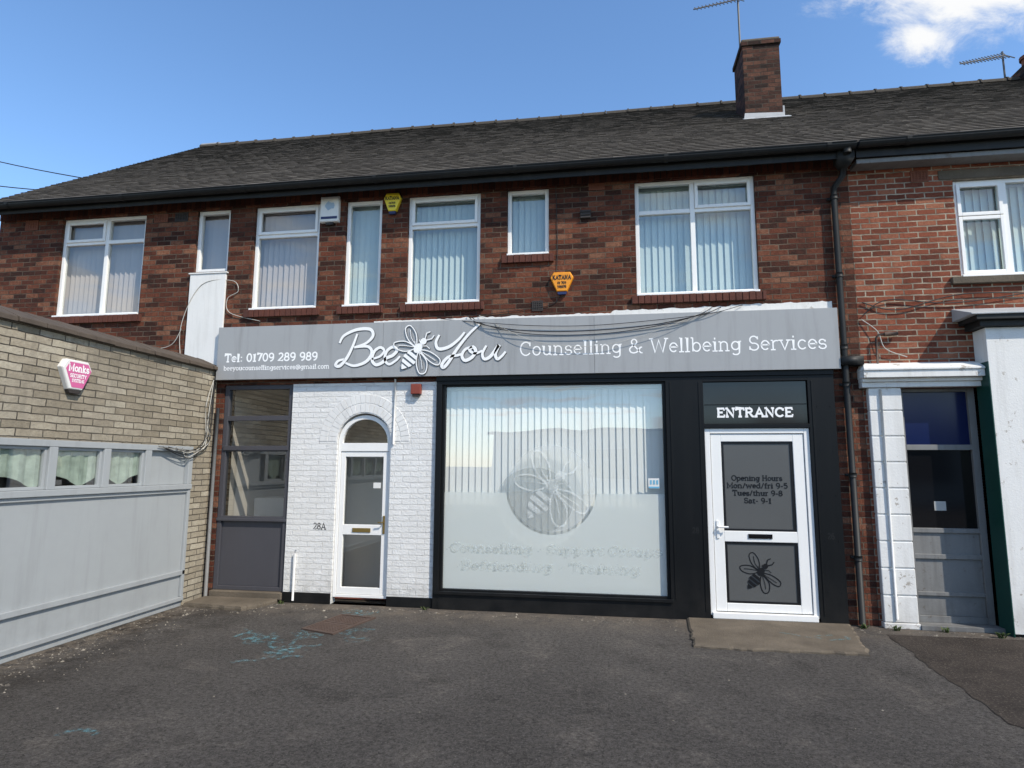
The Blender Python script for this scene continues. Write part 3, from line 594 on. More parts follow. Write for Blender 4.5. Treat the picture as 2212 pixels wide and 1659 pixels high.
# ------------------------------------------------------------------ shop sign
SG=empty("shop_sign",(-1.26,-.08,2.82),"long pale grey fascia sign with white lettering above the shopfront","sign")
mb=MB(); 
for a,b in ((-5.14,-2.835),(-2.831,-.155),(-.151,2.62)): mb.box(a,b,-.10,-.094,2.82,3.53)
mb.box(-5.138,2.618,-.0935,-.019,2.823,3.527)
obj(mb,"panel",M_sign,SG,.0015)
Ys=PF(-.1012)
letters(SG,M_letw,lambda m:text(m,"Tel: 01709 289 989",-5.03,3.06,.10,Ys,width=1.32,wt=.2))
letters(SG,M_letw,lambda m:text(m,"beeyoucounsellingservices@gmail.com",-5.035,2.945,.058,Ys,width=1.49,wt=.17))
letters(SG,M_letw,lambda m:text(m,"Counselling & Wellbeing Services",-1.07,3.055,.165,Ys,width=3.56,wt=.10))
def lg(px,py):
    t=(px-725)/365; x=-3.51+.00614*(px-725); z=2.93-.037*t+(800-py)*(.00625-.0004*t)
    return (x*.987,(z-1.7)*.987+1.7)
script=[[(772,722),(762,750),(750,774),(736,790),(726,789),(731,780),(745,776)],[(733,742),(742,726),(770,713),(800,712),(807,726),(792,742),(766,751)],[(766,751),(796,749),(806,762),(794,781),(768,790),(748,784)],
[(806,776),(824,770),(833,758),(824,751),(811,760),(807,778),(816,788),(830,783),(838,774),(852,768),(861,757),(852,750),(839,759),(835,776),(844,787),(858,780),(868,770)],
[(952,724),(945,740),(951,754),(972,750),(992,735),(1006,718)],[(1038,699),(1015,722),(992,752),(972,784),(962,794),(959,787),(972,772),(992,768),(1004,764)],
[(1022,750),(1008,755),(1001,768),(1007,779),(1021,773),(1030,759),(1024,750),(1017,757),(1028,764),(1044,758)],[(1052,747),(1044,764),(1048,776),(1061,770),(1078,746),(1071,764),(1075,776),(1084,770),(1092,760)]]
def Sc(m,wid,off,dx=0,dz=0,rg=None):
    for k,L in enumerate(script):
        if rg and not rg[0]<=k<rg[1]: continue
        p=[(q[0]+dx,q[1]+dz) for q in cr([lg(*p) for p in L],7)]; nn=len(p)
        ws=[wid*(.7+.45*math.sin(math.pi*min(1,(i+1)/nn*1.0))) for i in range(nn)]
        ribbon(m,p,ws,PF(-.1),off+.0006*k)
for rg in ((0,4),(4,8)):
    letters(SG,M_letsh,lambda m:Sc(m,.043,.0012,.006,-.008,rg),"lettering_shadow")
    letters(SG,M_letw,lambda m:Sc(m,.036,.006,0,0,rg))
bc=lg(905,756)
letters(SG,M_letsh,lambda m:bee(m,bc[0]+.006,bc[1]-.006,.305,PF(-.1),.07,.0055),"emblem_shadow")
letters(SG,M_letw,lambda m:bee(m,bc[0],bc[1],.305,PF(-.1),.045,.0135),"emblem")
# ------------------------------------------------------------------ neighbouring building
NB=empty("neighbouring_building",(5.5,.1,0),"two-storey orange-red brick building with white pilaster and old shopfront","building")
mb=MB(); wall(mb,XR+.002,11,2.6,5.50,[(4.0,5.75,3.86,5.03)],PF(.0),.11); mb.poly((11,.0,0),(11,8.7,0),(11,8.7,5.5),(11,4.35,8.72),(11,.0,5.5)); mb.poly((XR,8.7,0),(11,8.7,0),(11,8.7,5.5),(XR,8.7,5.5)); wall(mb,XR+.002,2.94,0,2.6,[],PF(0),.11)
mb.poly((XR,.111,5.5),(11,.111,5.5),(11,8.7,5.5),(XR,8.7,5.5)); obj(mb,"wall",M_brick2,NB)
roof(NB,XR+.002,11.1); gutter(NB,2.89,11.1,z=5.42,dz=.05)
mb=MB(); mb.box(2.90,11,-.20,-.001,5.21,5.265); obj(mb,"eaves_board",M_oldgrey,NB,.004)
window(NB,4.0,5.75,3.86,5.03,mull=(4.55,5.2),trans=None,openers=((4.045,4.52,4.60,4.985),(4.045,4.52,3.905,4.59)),blind=M_blc,sill='cill')
mb=MB(); mb.box(3.88,5.9,-.055,.03,3.775,3.856); obj(mb,"stone_sill",M_conc,NB,.006)
mb=MB(); mb.box(3.85,5.9,-.012,.0,5.035,5.15); obj(mb,"stone_lintel",M_conc,NB,.006)
vent(NB,3.65,5.10,.19,.14,M_terra)
mb=MB(); z=0.06
while z<2.55:
    h=min(.285,2.60-z); mb.box(2.90,3.24,-.075,-.0,z+.006,z+h-.006); z+=h
mb.box(2.905,3.235,-.062,-.0,0.06,2.6); mb.box(2.89,3.25,-.085,.0,0,.06); obj(mb,"pilaster",M_flaky,NB,.008)
mb=MB(); mb.tube([(3.02,-.09,.1),(3.02,-.09,2.58)],.012,8); obj(mb,"conduit",M_whited,NB,0,True)
mb=MB()
for z0_,z1_,yy in ((2.60,2.66,.10),(2.66,2.70,.13),(2.70,2.78,.19),(2.78,2.80,.205)): mb.box(2.84-.1*yy,4.045,-yy,.0,z0_,z1_)
mb.hexa([(2.82,-.205,2.80),(4.045,-.205,2.80),(4.045,0,2.80),(2.82,0,2.80),(2.86,-.10,2.86),(4.045,-.10,2.86),(4.045,-.0,2.89),(2.86,-.0,2.89)]); obj(mb,"cornice",M_flaky,NB,.004)
mb=MB(); yb=.10
mb.box(3.25,3.31,yb-.04,yb+.02,0.05,2.6); mb.box(3.98,4.05,yb-.04,yb+.02,0.05,2.6); mb.box(3.31,3.98,yb-.04,yb+.02,1.905,1.965); mb.box(3.31,3.98,yb-.04,yb+.02,2.56,2.6)
for a,b in ((.05,.12),(.33,.37),(.72,.77),(1.0,1.05)): mb.box(3.31,3.98,yb-.035,yb+.02,a,b)
mb.box(3.31,3.98,yb-.012,yb+.02,.12,1.0); mb.box(3.25,4.05,-.1,.12,-.0,.05)
od=obj(mb,"old_shop_door",M_oldgrey,NB,.004)
mb=MB(); mb.poly((3.31,yb,1.05),(3.98,yb,1.05),(3.98,yb,1.905),(3.31,yb,1.905)); obj(mb,"glass",M_glossb,od)
mb=MB(); mb.poly((3.31,yb,1.965),(3.98,yb,1.965),(3.98,yb,2.56),(3.31,yb,2.56)); obj(mb,"transom_glass",M_navy,od)
mb=MB(); mb.poly((3.56,yb-.004,1.24),(3.68,yb-.004,1.24),(3.68,yb-.004,1.34),(3.56,yb-.004,1.34)); obj(mb,"sticker",M_disc2,od)
mb=MB(); mb.box(4.056,11,-.24,.0,.03,3.22); mb.box(4.2,11,-.25,-.2405,.1,.35); obj(mb,"shopfront_boarding",M_flaky,NB,.006)
mb=MB(); mb.box(4.047,4.0555,-.245,.0,.0,2.85); obj(mb,"side_board",M_green,NB)
mb=MB(); mb.box(3.98,11,-.30,.0,3.225,3.29); mb.box(3.92,11,-.36,.0,3.29,3.34); obj(mb,"fascia_trim",M_gut,NB,.004)
mb=MB(); mb.hexa([(3.86,-.38,3.341),(11,-.38,3.341),(11,0,3.341),(3.86,0,3.341),(3.86,-.38,3.36),(11,-.38,3.36),(11,-.003,3.49),(3.86,-.003,3.49)]); obj(mb,"lead_roof",M_lead,NB,.006)
mb=MB(); mb.tube([(3.03,-.05,2.88),(3.03,-.05,3.17),(3.06,-.05,3.21),(3.12,-.05,3.215)],.014,8); mb.tube([(3.12,-.05,3.215),(3.26,-.05,3.22)],.022,8); obj(mb,"rusty_pipe",M_iron,NB,0,True)
mb=MB(); mb.box(7.55,8.3,4.0,4.7,8.6,8.98); c1=obj(mb,"chimney",M_brickc,NB,.006)
for x in (7.78,8.1):
    mb=MB(); mb.tube([(x,4.35,8.98),(x,4.35,9.1),(x,4.35,9.13),(x,4.35,9.24)],.11,14); mb.tube([(x,4.35,9.2),(x,4.35,9.26)],.14,14); obj(mb,"chimney_pot",M_terra,c1,0,True)
# ------------------------------------------------------------------ stone outbuilding
SX=-5.18; OB=empty("stone_outbuilding",(-7.5,-3.2,0),"single-storey buff stone outbuilding with pale grey boarded front","building")
P=PS(SX); yN=-6.4
mb=MB(); wall(mb,yN,-.005,1.93,2.94,[],P,.2); wall(mb,-.41,-.005,0,1.93,[],P,.2); mb.poly((SX,yN,0),(-10.5,yN,0),(-10.5,yN,2.94),(SX,yN,2.94)); mb.poly((-10.5,yN,0),(-10.5,-.005,0),(-10.5,-.005,2.94),(-10.5,yN,2.94)); obj(mb,"wall",M_stone,OB)
mb=MB(); mb.box(-10.5,SX+.02,yN,-.005,2.941,2.975); obj(mb,"flat_roof",M_conc,OB)
mb=MB(); y=yN
while y<-.02:
    l=min(rnd(.22,.34),-.012-y); j=rnd(-.014,.014); mb.hexa([(SX-.22,y+.004,2.976),(SX+.055+j,y+.004,2.95+j*.3),(SX+.055+j,y+l,2.95),(SX-.22,y+l,2.976),(SX-.22,y+.004,3.12),(SX+.05+j,y+.004,2.995),(SX+.05+j,y+l,2.997),(SX-.22,y+l,3.115)],rnd(.1,.6)); y+=l
obj(mb,"coping",M_cop,OB,.006)
mb=MB()
def sbox(y0,y1,z0,z1,w0,w1): mb.box(SX+w0,SX+w1,y0,y1,z0,z1)
sbox(yN,-.412,0,.07,-.02,.0)
sbox(yN,-.412,.07,1.395,-.05,-.012); sbox(yN,-.412,1.405,1.465,-.06,.035); sbox(yN,-.412,1.865,1.928,-.06,.022); sbox(yN,-.412,.375,.43,-.0115,.02); sbox(yN,-.412,.07,.115,-.0115,.028); sbox(-.46,-.412,.116,1.40,-.0115,.02); sbox(yN,-.412,1.365,1.404,-.011,.012)
mul=[-.44,-1.17,-1.76,-2.40,-3.05,-3.7,-4.35,-5.0,-5.65,-6.3]
for m in mul: sbox(m-.045,m+.03 if m>-.5 else m+.045,1.466,1.864,-.06,.022)
sbox(-1.125,-.485,1.466,1.864,-.05,-.035)
gf=obj(mb,"boarded_front",M_garage,OB,.005)
for a,b in zip(mul[1:],mul[2:]):
    mb=MB(); w=.028; y0,y1=b+.045,a-.045; X0,X1=SX-.045,SX-.006
    mb.box(X0,X1,y0,y0+w,1.467,1.863); mb.box(X0,X1,y1-w,y1,1.467,1.863); mb.box(X0,X1,y0+w,y1-w,1.467,1.467+w); mb.box(X0,X1,y0+w,y1-w,1.863-w,1.863)
    wf=obj(mb,"window",M_garage,OB,.003)
    mb=MB(); mb.poly((SX-.03,y0+w,1.49),(SX-.03,y1-w,1.49),(SX-.03,y1-w,1.84),(SX-.03,y0+w,1.84)); obj(mb,"glass",M_gl,wf)
    mb=MB(); nn=14
    for i in range(nn):
        q0=y0+(y1-y0)*i/nn;q1=y0+(y1-y0)*(i+1)/nn; s0=.008*math.sin(i*1.7); s1=.008*math.sin((i+1)*1.7); d0=1.47+.12*abs(math.sin(i*.2+a)); d1=1.47+.12*abs(math.sin((i+1)*.2+a))
        mb.poly((SX-.048+s0,q0,d0),(SX-.048+s1,q1,d1),(SX-.048+s1,q1,1.87),(SX-.048+s0,q0,1.87))
    obj(mb,"curtain",M_lace,wf,0,True)
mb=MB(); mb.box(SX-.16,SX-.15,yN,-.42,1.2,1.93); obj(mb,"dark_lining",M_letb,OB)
mb=MB(); mb.tube([(-5.11,-.05,.04),(-5.115,-.05,1.3),(-5.11,-.05,2.45)],.022,8); obj(mb,"waste_pipe",M_oldgrey,OB,0,True)
# ------------------------------------------------------------------ alarm boxes
def alarm(cx,cz,w,h,P,col,lab,txt,tc=M_letb,shape=0,col2=None):
    if shape==0: sh=[(-.5,.22),(-.36,.5),(.36,.5),(.5,.22),(.22,-.5),(-.22,-.5)]
    else: sh=[(-.5,.5),(.5,.5),(.5,-.5),(-.5,-.5)]
    mb=MB(); mb.prism([(cx+u*w,cz+v*h) for u,v in sh],P,.001,.045); mb.prism([(cx+u*w,cz+v*h) for u,v in sh],P,.045,.060,.95)
    o=obj(mb,"alarm_box",col,None,.006,label=lab,category="alarm box")
    if col2:
        mb=MB(); mb.prism([(cx+.012+u*w*.84,cz-.002+v*h*.84) for u,v in sh],P,.0605,.0622); obj(mb,"cover_print",col2,o)
    for s,du,dv,hh,wd in txt: letters(o,tc,lambda m:text(m,s,cx+du,cz+dv,hh,P,width=wd,wt=.2,align='c',off=.0632))
    mb=MB(); b=[(cx+u*w*.42,cz-.5*h-.018+v*.018) for u,v in [(-.5,1),(.5,1),(.4,-1),(-.4,-1)]]; mb.prism(b,P,.01,.05); obj(mb,"strobe_light",M_blue if col is not M_boxw else M_vent,o,.003)
    return o
alarm(-2.785,5.17,.235,.25,PF(0),M_yellow,"yellow shield-shaped alarm box on the dark brick wall",[("KATANA",0,.03,.042,.19),("01709",0,-.03,.026,.09),("590678",0,-.075,.026,.09)])
alarm(-.545,3.985,.29,.25,PF(0),M_orange,"orange shield-shaped alarm box on the dark brick wall",[("KATANA",0,.03,.05,.23),("01 709",0,-.03,.03,.11),("590678",0,-.08,.03,.11)])
alarm(-2.27,2.565,.35,.29,PS(SX),M_boxw,"white and pink shield-shaped alarm box on stone wall",[("Monks",.012,.035,.065,.24),("SECURITY",.012,-.025,.032,.19),("SYSTEMS",.012,-.07,.028,.14)],M_letw,0,M_pink)
aw=alarm(-3.665,5.125,.265,.36,PF(0),M_boxw,"white rectangular alarm box with dark lower band",[],M_blue,1)
mb=MB(); mb.box(-3.78,-3.55,-.0625,-.0605,4.985,5.02); obj(mb,"band_print",M_blue,aw)
mb=MB(); mb.prism([(-3.66+.07*math.cos(i*math.pi/5),5.17+.07*math.sin(i*math.pi/5)*(1 if i%2 else .6)) for i in range(10)],PF(0),.0605,.063); obj(mb,"emblem",M_print2,aw)
mb=MB(); mb.box(-2.46,-2.33,-.07,-.004,2.60,2.73); rb=obj(mb,"alarm_box",M_red,None,.008,label="small faded red alarm box on the white painted wall",category="alarm box")
mb=MB(); mb.box(-2.44,-2.35,-.06,-.01,2.575,2.60); obj(mb,"strobe_light",M_vent,rb)
# ------------------------------------------------------------------ aerials
def aerial(bx,by,bz,tz,boom,lab,n=12,r=.006):
    mb=MB(); mb.tube([(bx,by,bz),(bx,by,tz)],.017,8)
    o=obj(mb,"television_aerial",M_alu,None,0,False,lab,"aerial")
    mb=MB(); a=Vector(boom[0]);b=Vector(boom[1]); mb.tube([a,b],.012,6); d=(b-a).normalized(); s=Vector((d.y,-d.x,0)).normalized()
    s=(s*.6+Vector((0,0,.7))).normalized()
    for i in range(n):
        p=a+(b-a)*(i+.3)/n; L=.14-.004*i; mb.tube([p-s*L,p+s*L],r,5)
    for k in (-1,1): mb.tube([a+Vector((0,0,.0)),a+s*.2*k-d*.05],r,5)
    obj(mb,"aerial_arms",M_alu,o); return o
aerial(2.40,3.0,8.3,10.9,((2.40,3.0,9.98),(1.60,2.8,9.72)),"tall thin television aerial mast fixed behind the brick chimney",12,.008)
aerial(7.45,4.5,8.8,9.50,((7.5,4.5,9.42),(6.6,4.3,9.20)),"small television aerial above the far roof ridge",14,.010)
# ------------------------------------------------------------------ ground-level things
def slab(name,pts,h,lab,cat,mat=M_conc,jt=.02):
    mb=MB(); p=lambda u,v,w:(u,v,w); P2=[]
    for (a,b),(c,d) in zip(pts,pts[1:]+pts[:1]):
        for k in range(10): P2.append((a+(c-a)*k/10+(rnd(-jt,jt) if b<-.1 else 0),b+(d-b)*k/10+(rnd(-jt,jt) if b<-.1 else 0)))
    mb.prism(P2,p,0,h*.5); mb.prism(P2,p,h*.5,h,.975); return obj(mb,name,mat,None,0,label=lab,category=cat)
slab("door_step",[(.84,-.055),(.80,-.6),(.77,-1.16),(1.3,-1.20),(2.33,-1.17),(2.44,-.6),(2.56,-.056)],.03,"low worn concrete ramp in front of the entrance door","step")
slab("door_step",[(-5.12,-.46),(-4.30,-.54),(-4.17,-.3),(-4.12,-.055),(-5.12,-.055)],.05,"cracked concrete step below the dark grey window","step",M_conc,.012)
mb=MB(); c0=[(-3.21,-1.19),(-2.79,-1.34),(-2.62,-.60),(-3.06,-.50)]
def dq(u,v,z):
    a=Vector(c0[0]).lerp(Vector(c0[1]),u); b=Vector(c0[3]).lerp(Vector(c0[2]),u); q=a.lerp(b,v); return (q.x,q.y,z)
for (u0,u1,v0,v1,z) in [(0,1,0,.06,.014),(0,1,.94,1,.014),(0,.06,.06,.94,.014),(.94,1,.06,.94,.014),(.075,.925,.075,.49,.009),(.075,.925,.51,.925,.009)]:
    mb.hexa([dq(u0,v0,0),dq(u1,v0,0),dq(u1,v1,0),dq(u0,v1,0),dq(u0,v0,z),dq(u1,v0,z),dq(u1,v1,z),dq(u0,v1,z)])
for i in range(9):
    for j in range(14):
        u=.1+.8*(i+.5)/9; v=.09+.82*(j+.5)/14
        if abs(v-.5)<.03: continue
        a=.022; mb.hexa([dq(u-a,v-a*.6,.009),dq(u+a,v-a*.6,.009),dq(u+a,v+a*.6,.009),dq(u-a,v+a*.6,.009),dq(u-a,v-a*.6,.013),dq(u+a,v-a*.6,.013),dq(u+a,v+a*.6,.013),dq(u-a,v+a*.6,.013)])
obj(mb,"drain_cover",M_iron,None,label="rusty rectangular iron drain cover set in the asphalt",category="drain cover")
PG=lambda u,v,w=0.0:(u,v,.003+w)
def marks(seed,L,lab):
    random.seed(seed); mb=MB(); k=0
    for (x,y,sx,sy,n) in L:
        for i in range(n):
            p=(x+rnd(-sx,sx),y+rnd(-sy,sy)); q=[p]; a=rnd(0,6.28)
            for j in range(3): a+=rnd(-1.4,1.4); p=(p[0]+.11*math.cos(a),p[1]+.09*math.sin(a)); q.append(p)
            ribbon(mb,cr(q,4),rnd(.025,.05),PG,.0003*k); k+=1
    obj(mb,"spray_marking",M_cyan,None,label=lab,category="road marking")
marks(3,[(-3.35,-1.5,.24,.2,17),(-2.98,-1.72,.14,.2,9),(-3.0,-2.1,.10,.14,7)],"smudged cyan spray paint scribbles on the asphalt")
marks(5,[(-2.95,-.42,.22,.08,7),(-2.66,-1.25,.12,.16,5)],"faint cyan spray paint marks beside the drain cover")
marks(8,[(-3.38,-3.93,.16,.08,1)],"faint cyan chalk line on bare asphalt"); marks(9,[(2.05,-.75,.12,.08,3)],"pale cyan chalk smudge on the concrete step")
for o in ALL:
    if o.name.startswith("spray_marking") and "step" in o["label"]:
        for v in o.data.vertices: v.co.z+=.032
random.seed(11)
mb=MB()
def pebble(x,y,r,z=0):
    h=r*rnd(.5,.9); n=5; a0=rnd(0,6); ring=[(x+r*rnd(.7,1.2)*math.cos(a0+i*6.283/n),y+r*rnd(.7,1.2)*math.sin(a0+i*6.283/n),z) for i in range(n)]; top=(x,y,z+h)
    for i in range(n): mb.poly(ring[i],ring[(i+1)%n],top)
for i in range(1300):
    u=random.random()
    if u<.5: x=rnd(-5.1,-4.0) if random.random()<.3 else -5.14+abs(random.gauss(0,.3)); y=rnd(-4.5,-.3) if x<-4.4 else rnd(-.7,-.1); 
    elif u<.93: x=rnd(-4.1,4.2); y=-.12-abs(random.gauss(0,.14)); 
    else: x=rnd(-4.5,5); y=rnd(-4.8,-.2)
    if .75<x<2.6 and y>-1.25: continue
    pebble(x,y,rnd(.004,.010) if random.random()<.96 else rnd(.013,.022))
obj(mb,"loose_gravel",M_peb,None,kind="stuff",label="scattered loose gravel along the wall bases",category="gravel")
for (x,y,s) in ((2.98,-.16,.07),(3.45,-.15,.06),(3.9,-.3,.07),(2.66,-.13,.06),(-4.05,-.10,.05),(-2.2,-.1,.04)):
    mb=MB()
    for i in range(16):
        a=rnd(0,6.28); l=s*rnd(.5,1.2); t=rnd(.3,1.2); dx=math.cos(a);dy=math.sin(a)*.6; w=.006
        b=(x+rnd(-.03,.03),y+rnd(-.01,.01)); m=(b[0]+dx*l*.5*t,b[1]+dy*l*.5*t,l*.7); e=(b[0]+dx*l*t,b[1]+dy*l*t,l*rnd(.6,1))
        mb.poly((b[0]-w*dy,b[1]+w*dx,0),(b[0]+w*dy,b[1]-w*dx,0),(m[0]+2*w*dy,m[1]-2*w*dx,m[2]),(m[0]-2*w*dy,m[1]+2*w*dx,m[2])); mb.poly((m[0]+2*w*dy,m[1]-2*w*dx,m[2]),(m[0]-2*w*dy,m[1]+2*w*dx,m[2]),e)
    obj(mb,"weed",M_weed,None,label="small green weed growing at the wall base",category="weed",group="weeds along the wall base")
# ------------------------------------------------------------------ cables
def cable(pts,r,mat,lab,n=8):
    mb=MB(); mb.tube(cr(pts,n),r,6); obj(mb,"cable",mat,None,0,True,label=lab,category="cable")
sagl="black cable sagging in front of the grey fascia sign"
y=-.13
cable([(-1.75,-.02,3.60),(-1.55,y,3.46),(-1.0,y,3.36),(-.3,y,3.335),(.5,y,3.38),(1.1,y,3.49),(1.35,-.02,3.60)],.006,M_cable,sagl)
cable([(-1.7,-.02,3.58),(-1.45,y-.01,3.43),(-.9,y-.01,3.31),(-.1,y-.01,3.29),(.6,y-.01,3.37),(1.05,y-.01,3.48),(1.25,-.02,3.60)],.005,M_cable,sagl)
cable([(-2.1,-.02,3.57),(-1.6,y,3.485),(-.9,y,3.42),(-.2,y,3.40),(.55,y,3.44),(1.2,y,3.50),(1.6,-.02,3.62)],.004,M_cable,sagl)
cable([(-1.6,-.02,3.60),(-1.2,y-.02,3.36),(-.8,y-.02,3.20),(-.2,y-.02,3.14),(.3,y-.02,3.22),(.9,y-.02,3.42),(1.2,-.02,3.6)],.003,M_cablew,"thin pale cable drooping across the fascia sign")
cable([(-.62,-.012,5.27),(-.60,-.012,4.6),(-.61,-.012,4.12)],.004,M_cable,"thin cable running down the brick wall to the alarm")
cable([(-.55,-.012,3.85),(-.7,-.012,3.7),(-1.3,-.012,3.63),(-1.7,-.012,3.6)],.004,M_cable,"thin black cable along the brick wall")
cable([(2.92,-.02,3.6),(3.3,-.03,3.50),(4.0,-.03,3.66),(5.0,-.03,3.62)],.006,M_cable,"black cable looping across orange brick wall")
cable([(2.92,-.02,3.45),(3.2,-.03,3.62),(3.9,-.03,3.56),(5.0,-.03,3.70)],.006,M_cable,"black cable looping across orange brick wall")
cable([(2.90,-.02,3.4),(3.05,-.05,3.25),(3.12,-.05,3.05),(3.35,-.03,2.95)],.005,M_cablew,"pale loose cable beside the rusty pipe")
cable([(-5.72,-.03,3.05),(-5.76,-.03,3.6),(-5.5,-.035,4.15),(-5.05,-.02,4.2),(-4.95,-.02,4.05),(-5.1,-.02,3.95),(-5.05,-.02,3.75),(-4.6,-.02,3.62)],.005,M_cablew,"pale tangled cable on the brick wall")
cable([(-6.9,-.02,3.1),(-6.3,-.03,3.25),(-5.9,-.03,3.32),(-5.75,-.03,3.55)],.005,M_cablew,"pale cable rising from the outbuilding roof")
random.seed(21)
for i in range(7):
    y0=-.10-rnd(0,.2); cable([(SX+.02,-.08+rnd(-.03,.03),2.75+rnd(-.1,.1)),(SX+.04,y0,2.3+rnd(-.2,.2)),(SX+.04,-.12-rnd(0,.15),2.0),(SX+.05,-.35-rnd(0,.25),1.82+rnd(-.04,.08)),(SX+.04,-.9+rnd(-.3,.3),1.91)],.005,M_cablew if i%2 else M_cable,"tangled cable hanging down the stone pier",6)
for a,b in (((-24,8,12.7),(-12,8,9.55)),((-24,8,11.35),(-12,8,9.45)),((-24,8,10.75),(-12,8,9.0))):
    m=[(a[0]+(b[0]-a[0])*t,8,a[2]+(b[2]-a[2])*t-.25*math.sin(math.pi*t)) for t in (0,.25,.5,.75,1)]; cable(m,.015,M_cable,"overhead wire running behind the brick gable",4)
# ------------------------------------------------------------------ building across the road (seen reflected in the glass)
OP=empty("warehouse",(4,-30,0),"low pale rendered warehouse across the road with a shallow roof","building")
def rot(x,y,z): a=math.radians(24); return (-8+x*math.cos(a)-y*math.sin(a),-35+x*math.sin(a)+y*math.cos(a),z)
def rbox(mb,x0,x1,y0,y1,z0,z1): mb.hexa([rot(*p) for p in [(x0,y0,z0),(x1,y0,z0),(x1,y1,z0),(x0,y1,z0),(x0,y0,z1),(x1,y0,z1),(x1,y1,z1),(x0,y1,z1)]])
mb=MB(); rbox(mb,0,30,-12,0,0,3.9); obj(mb,"wall",M_rend,OP)
mb=MB(); rbox(mb,-.3,30.3,-12.3,.3,3.9,4.05); obj(mb,"roof",M_gut,OP)
for i in range(5):
    mb=MB(); rbox(mb,2+i*5.4,4.6+i*5.4,.0,.06,1.0,2.9); obj(mb,"window",M_film,OP,.02)
mb=MB(); rbox(mb,25,25.7,-3,-2.3,4.1,5.2); obj(mb,"chimney",M_brick,OP)
# ------------------------------------------------------------------ origins
def base(o):
    v=o.data.vertices; xs=[q.co.x for q in v];ys=[q.co.y for q in v];zs=[q.co.z for q in v]
    return Vector(((min(xs)+max(xs))/2,(min(ys)+max(ys))/2,min(zs)))
wl={}
for o in ALL:
    if o.type=='EMPTY': wl[o.name]=o.location.copy(); continue
    b=base(o) if o.name!="ground" else Vector((0,0,0)); wl[o.name]=b
    o.data.transform(Matrix.Translation(-b))
    o.location=b-(wl[o.parent.name] if o.parent else Vector((0,0,0)))
# ------------------------------------------------------------------ camera
pi_,ya,ro=[math.radians(a) for a in (7.600,8.871,.272)]
fw=Vector((-math.sin(ya)*math.cos(pi_),math.cos(ya)*math.cos(pi_),math.sin(pi_))); r0=Vector((math.cos(ya),math.sin(ya),0)); u0=r0.cross(fw)
r=r0*math.cos(ro)+u0*math.sin(ro); u=-r0*math.sin(ro)+u0*math.cos(ro)
cam=bpy.data.cameras.new("camera"); cam.sensor_width=36; cam.lens=36*1336.9/2212; cam.clip_start=.05; cam.clip_end=2000
co=bpy.data.objects.new("camera",cam); bpy.context.collection.objects.link(co)
M=Matrix((( r.x,u.x,-fw.x,0),(r.y,u.y,-fw.y,-D),(r.z,u.z,-fw.z,1.7),(0,0,0,1))); co.matrix_world=M; scene.camera=co
# ------------------------------------------------------------------ light
AZ,EL=math.radians(36),math.radians(45)
sd=Vector((math.cos(AZ)*math.cos(EL),-math.sin(AZ)*math.cos(EL),math.sin(EL)))
sun=bpy.data.lights.new("sun",'SUN'); sun.energy=4.8; sun.angle=math.radians(.5); sun.color=(1,.925,.81)
so=bpy.data.objects.new("sun",sun); so.rotation_euler=(-sd).to_track_quat('-Z','Y').to_euler(); so.location=(10,-10,12); bpy.context.collection.objects.link(so)
w=bpy.data.worlds.new("World"); scene.world=w; w.use_nodes=True; nt=w.node_tree; nt.nodes.clear()
def N(t,**k):
    x=nt.nodes.new(t)
    for a,v in k.items(): setattr(x,a,v)
    return x
Lk=nt.links.new
out=N('ShaderNodeOutputWorld'); bg=N('ShaderNodeBackground'); Lk(bg.outputs[0],out.inputs[0]); bg.inputs[1].default_value=.15
sky=N('ShaderNodeTexSky',sky_type='NISHITA'); sky.sun_disc=False; sky.sun_elevation=EL; sky.sun_rotation=math.radians(90)+AZ; sky.air_density=1.0; sky.dust_density=.15; sky.ozone_density=2.8
tc=N('ShaderNodeTexCoord'); sp=N('ShaderNodeSeparateXYZ'); Lk(tc.outputs['Generated'],sp.inputs[0])
def mth(op,a,b=0.0,c=None,clamp=False):
    x=N('ShaderNodeMath',operation=op,use_clamp=clamp)
    for i,q in enumerate((a,b) if c is None else (a,b,c)):
        if isinstance(q,(int,float)): x.inputs[i].default_value=q
        else: Lk(q,x.inputs[i])
    return x.outputs[0]
X_,Y_,Z_=sp.outputs; ys=mth('MAXIMUM',Y_,.05)
px=mth('DIVIDE',X_,ys); pz=mth('DIVIDE',Z_,ys)
cb=N('ShaderNodeCombineXYZ'); Lk(mth('ADD',px,4.3),cb.inputs[0]); Lk(mth('MULTIPLY',pz,1.3),cb.inputs[1])
n1=N('ShaderNodeTexNoise'); Lk(cb.outputs[0],n1.inputs['Vector']); n1.inputs['Scale'].default_value=9; n1.inputs['Detail'].default_value=12; n1.inputs['Roughness'].default_value=.68; n1.inputs['Distortion'].default_value=.4
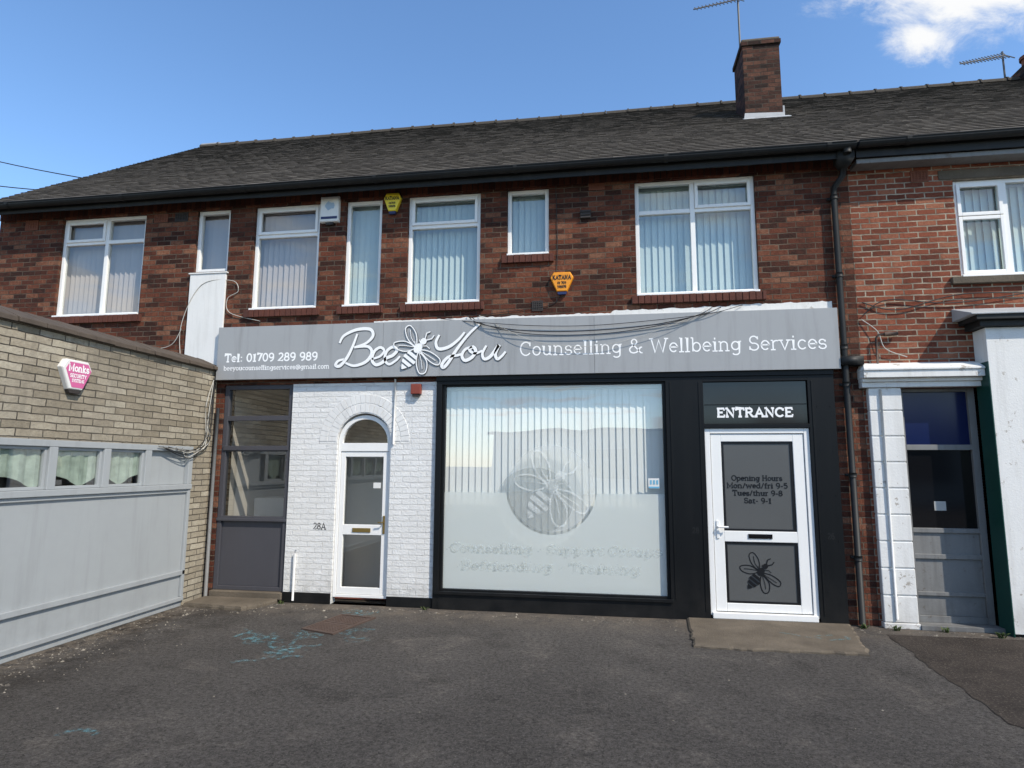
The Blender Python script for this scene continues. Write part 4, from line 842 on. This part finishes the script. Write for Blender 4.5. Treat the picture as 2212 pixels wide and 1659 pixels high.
def ell(cx,cz,rx,rz):
    a=mth('POWER',mth('ABSOLUTE',mth('DIVIDE',mth('SUBTRACT',px,cx),rx)),2.0); b=mth('POWER',mth('ABSOLUTE',mth('DIVIDE',mth('SUBTRACT',pz,cz),rz)),2.0)
    return mth('SUBTRACT',1.0,mth('SQRT',mth('ADD',a,b)))
mk=mth('MAXIMUM',ell(.61,.82,.26,.15),mth('SUBTRACT',ell(.50,.68,.13,.08),.45))
dn=mth('ADD',mth('MULTIPLY',mk,1.6),mth('MULTIPLY',mth('SUBTRACT',n1.outputs[0],.5),2.1))
mr=N('ShaderNodeMapRange',interpolation_type='SMOOTHSTEP'); Lk(dn,mr.inputs[0]); mr.inputs[1].default_value=-.1; mr.inputs[2].default_value=.8
front=mth('MULTIPLY',mr.outputs[0],mth('GREATER_THAN',Y_,.06))
zz=mth('MAXIMUM',Z_,.08); cb2=N('ShaderNodeCombineXYZ'); Lk(mth('DIVIDE',X_,zz),cb2.inputs[0]); Lk(mth('DIVIDE',Y_,zz),cb2.inputs[1])
n2=N('ShaderNodeTexNoise'); Lk(cb2.outputs[0],n2.inputs['Vector']); n2.inputs['Scale'].default_value=.9; n2.inputs['Detail'].default_value=8; n2.inputs['Roughness'].default_value=.58
m2=N('ShaderNodeMapRange',interpolation_type='SMOOTHSTEP'); Lk(n2.outputs[0],m2.inputs[0]); m2.inputs[1].default_value=.48; m2.inputs[2].default_value=.66
back=mth('MULTIPLY',m2.outputs[0],mth('MULTIPLY',mth('LESS_THAN',Y_,-.05),mth('GREATER_THAN',Z_,.05)))
cl=mth('MAXIMUM',front,back)
hs=N('ShaderNodeHueSaturation'); Lk(sky.outputs[0],hs.inputs['Color']); hs.inputs['Saturation'].default_value=1.10; hs.inputs['Value'].default_value=1.65
mx=N('ShaderNodeMix',data_type='RGBA'); Lk(cl,mx.inputs[0]); Lk(hs.outputs[0],mx.inputs[6]); mx.inputs[7].default_value=(6.5,6.55,6.6,1); Lk(mx.outputs[2],bg.inputs[0])
scene.view_settings.view_transform='Standard'; scene.view_settings.look='None'; scene.view_settings.exposure=0
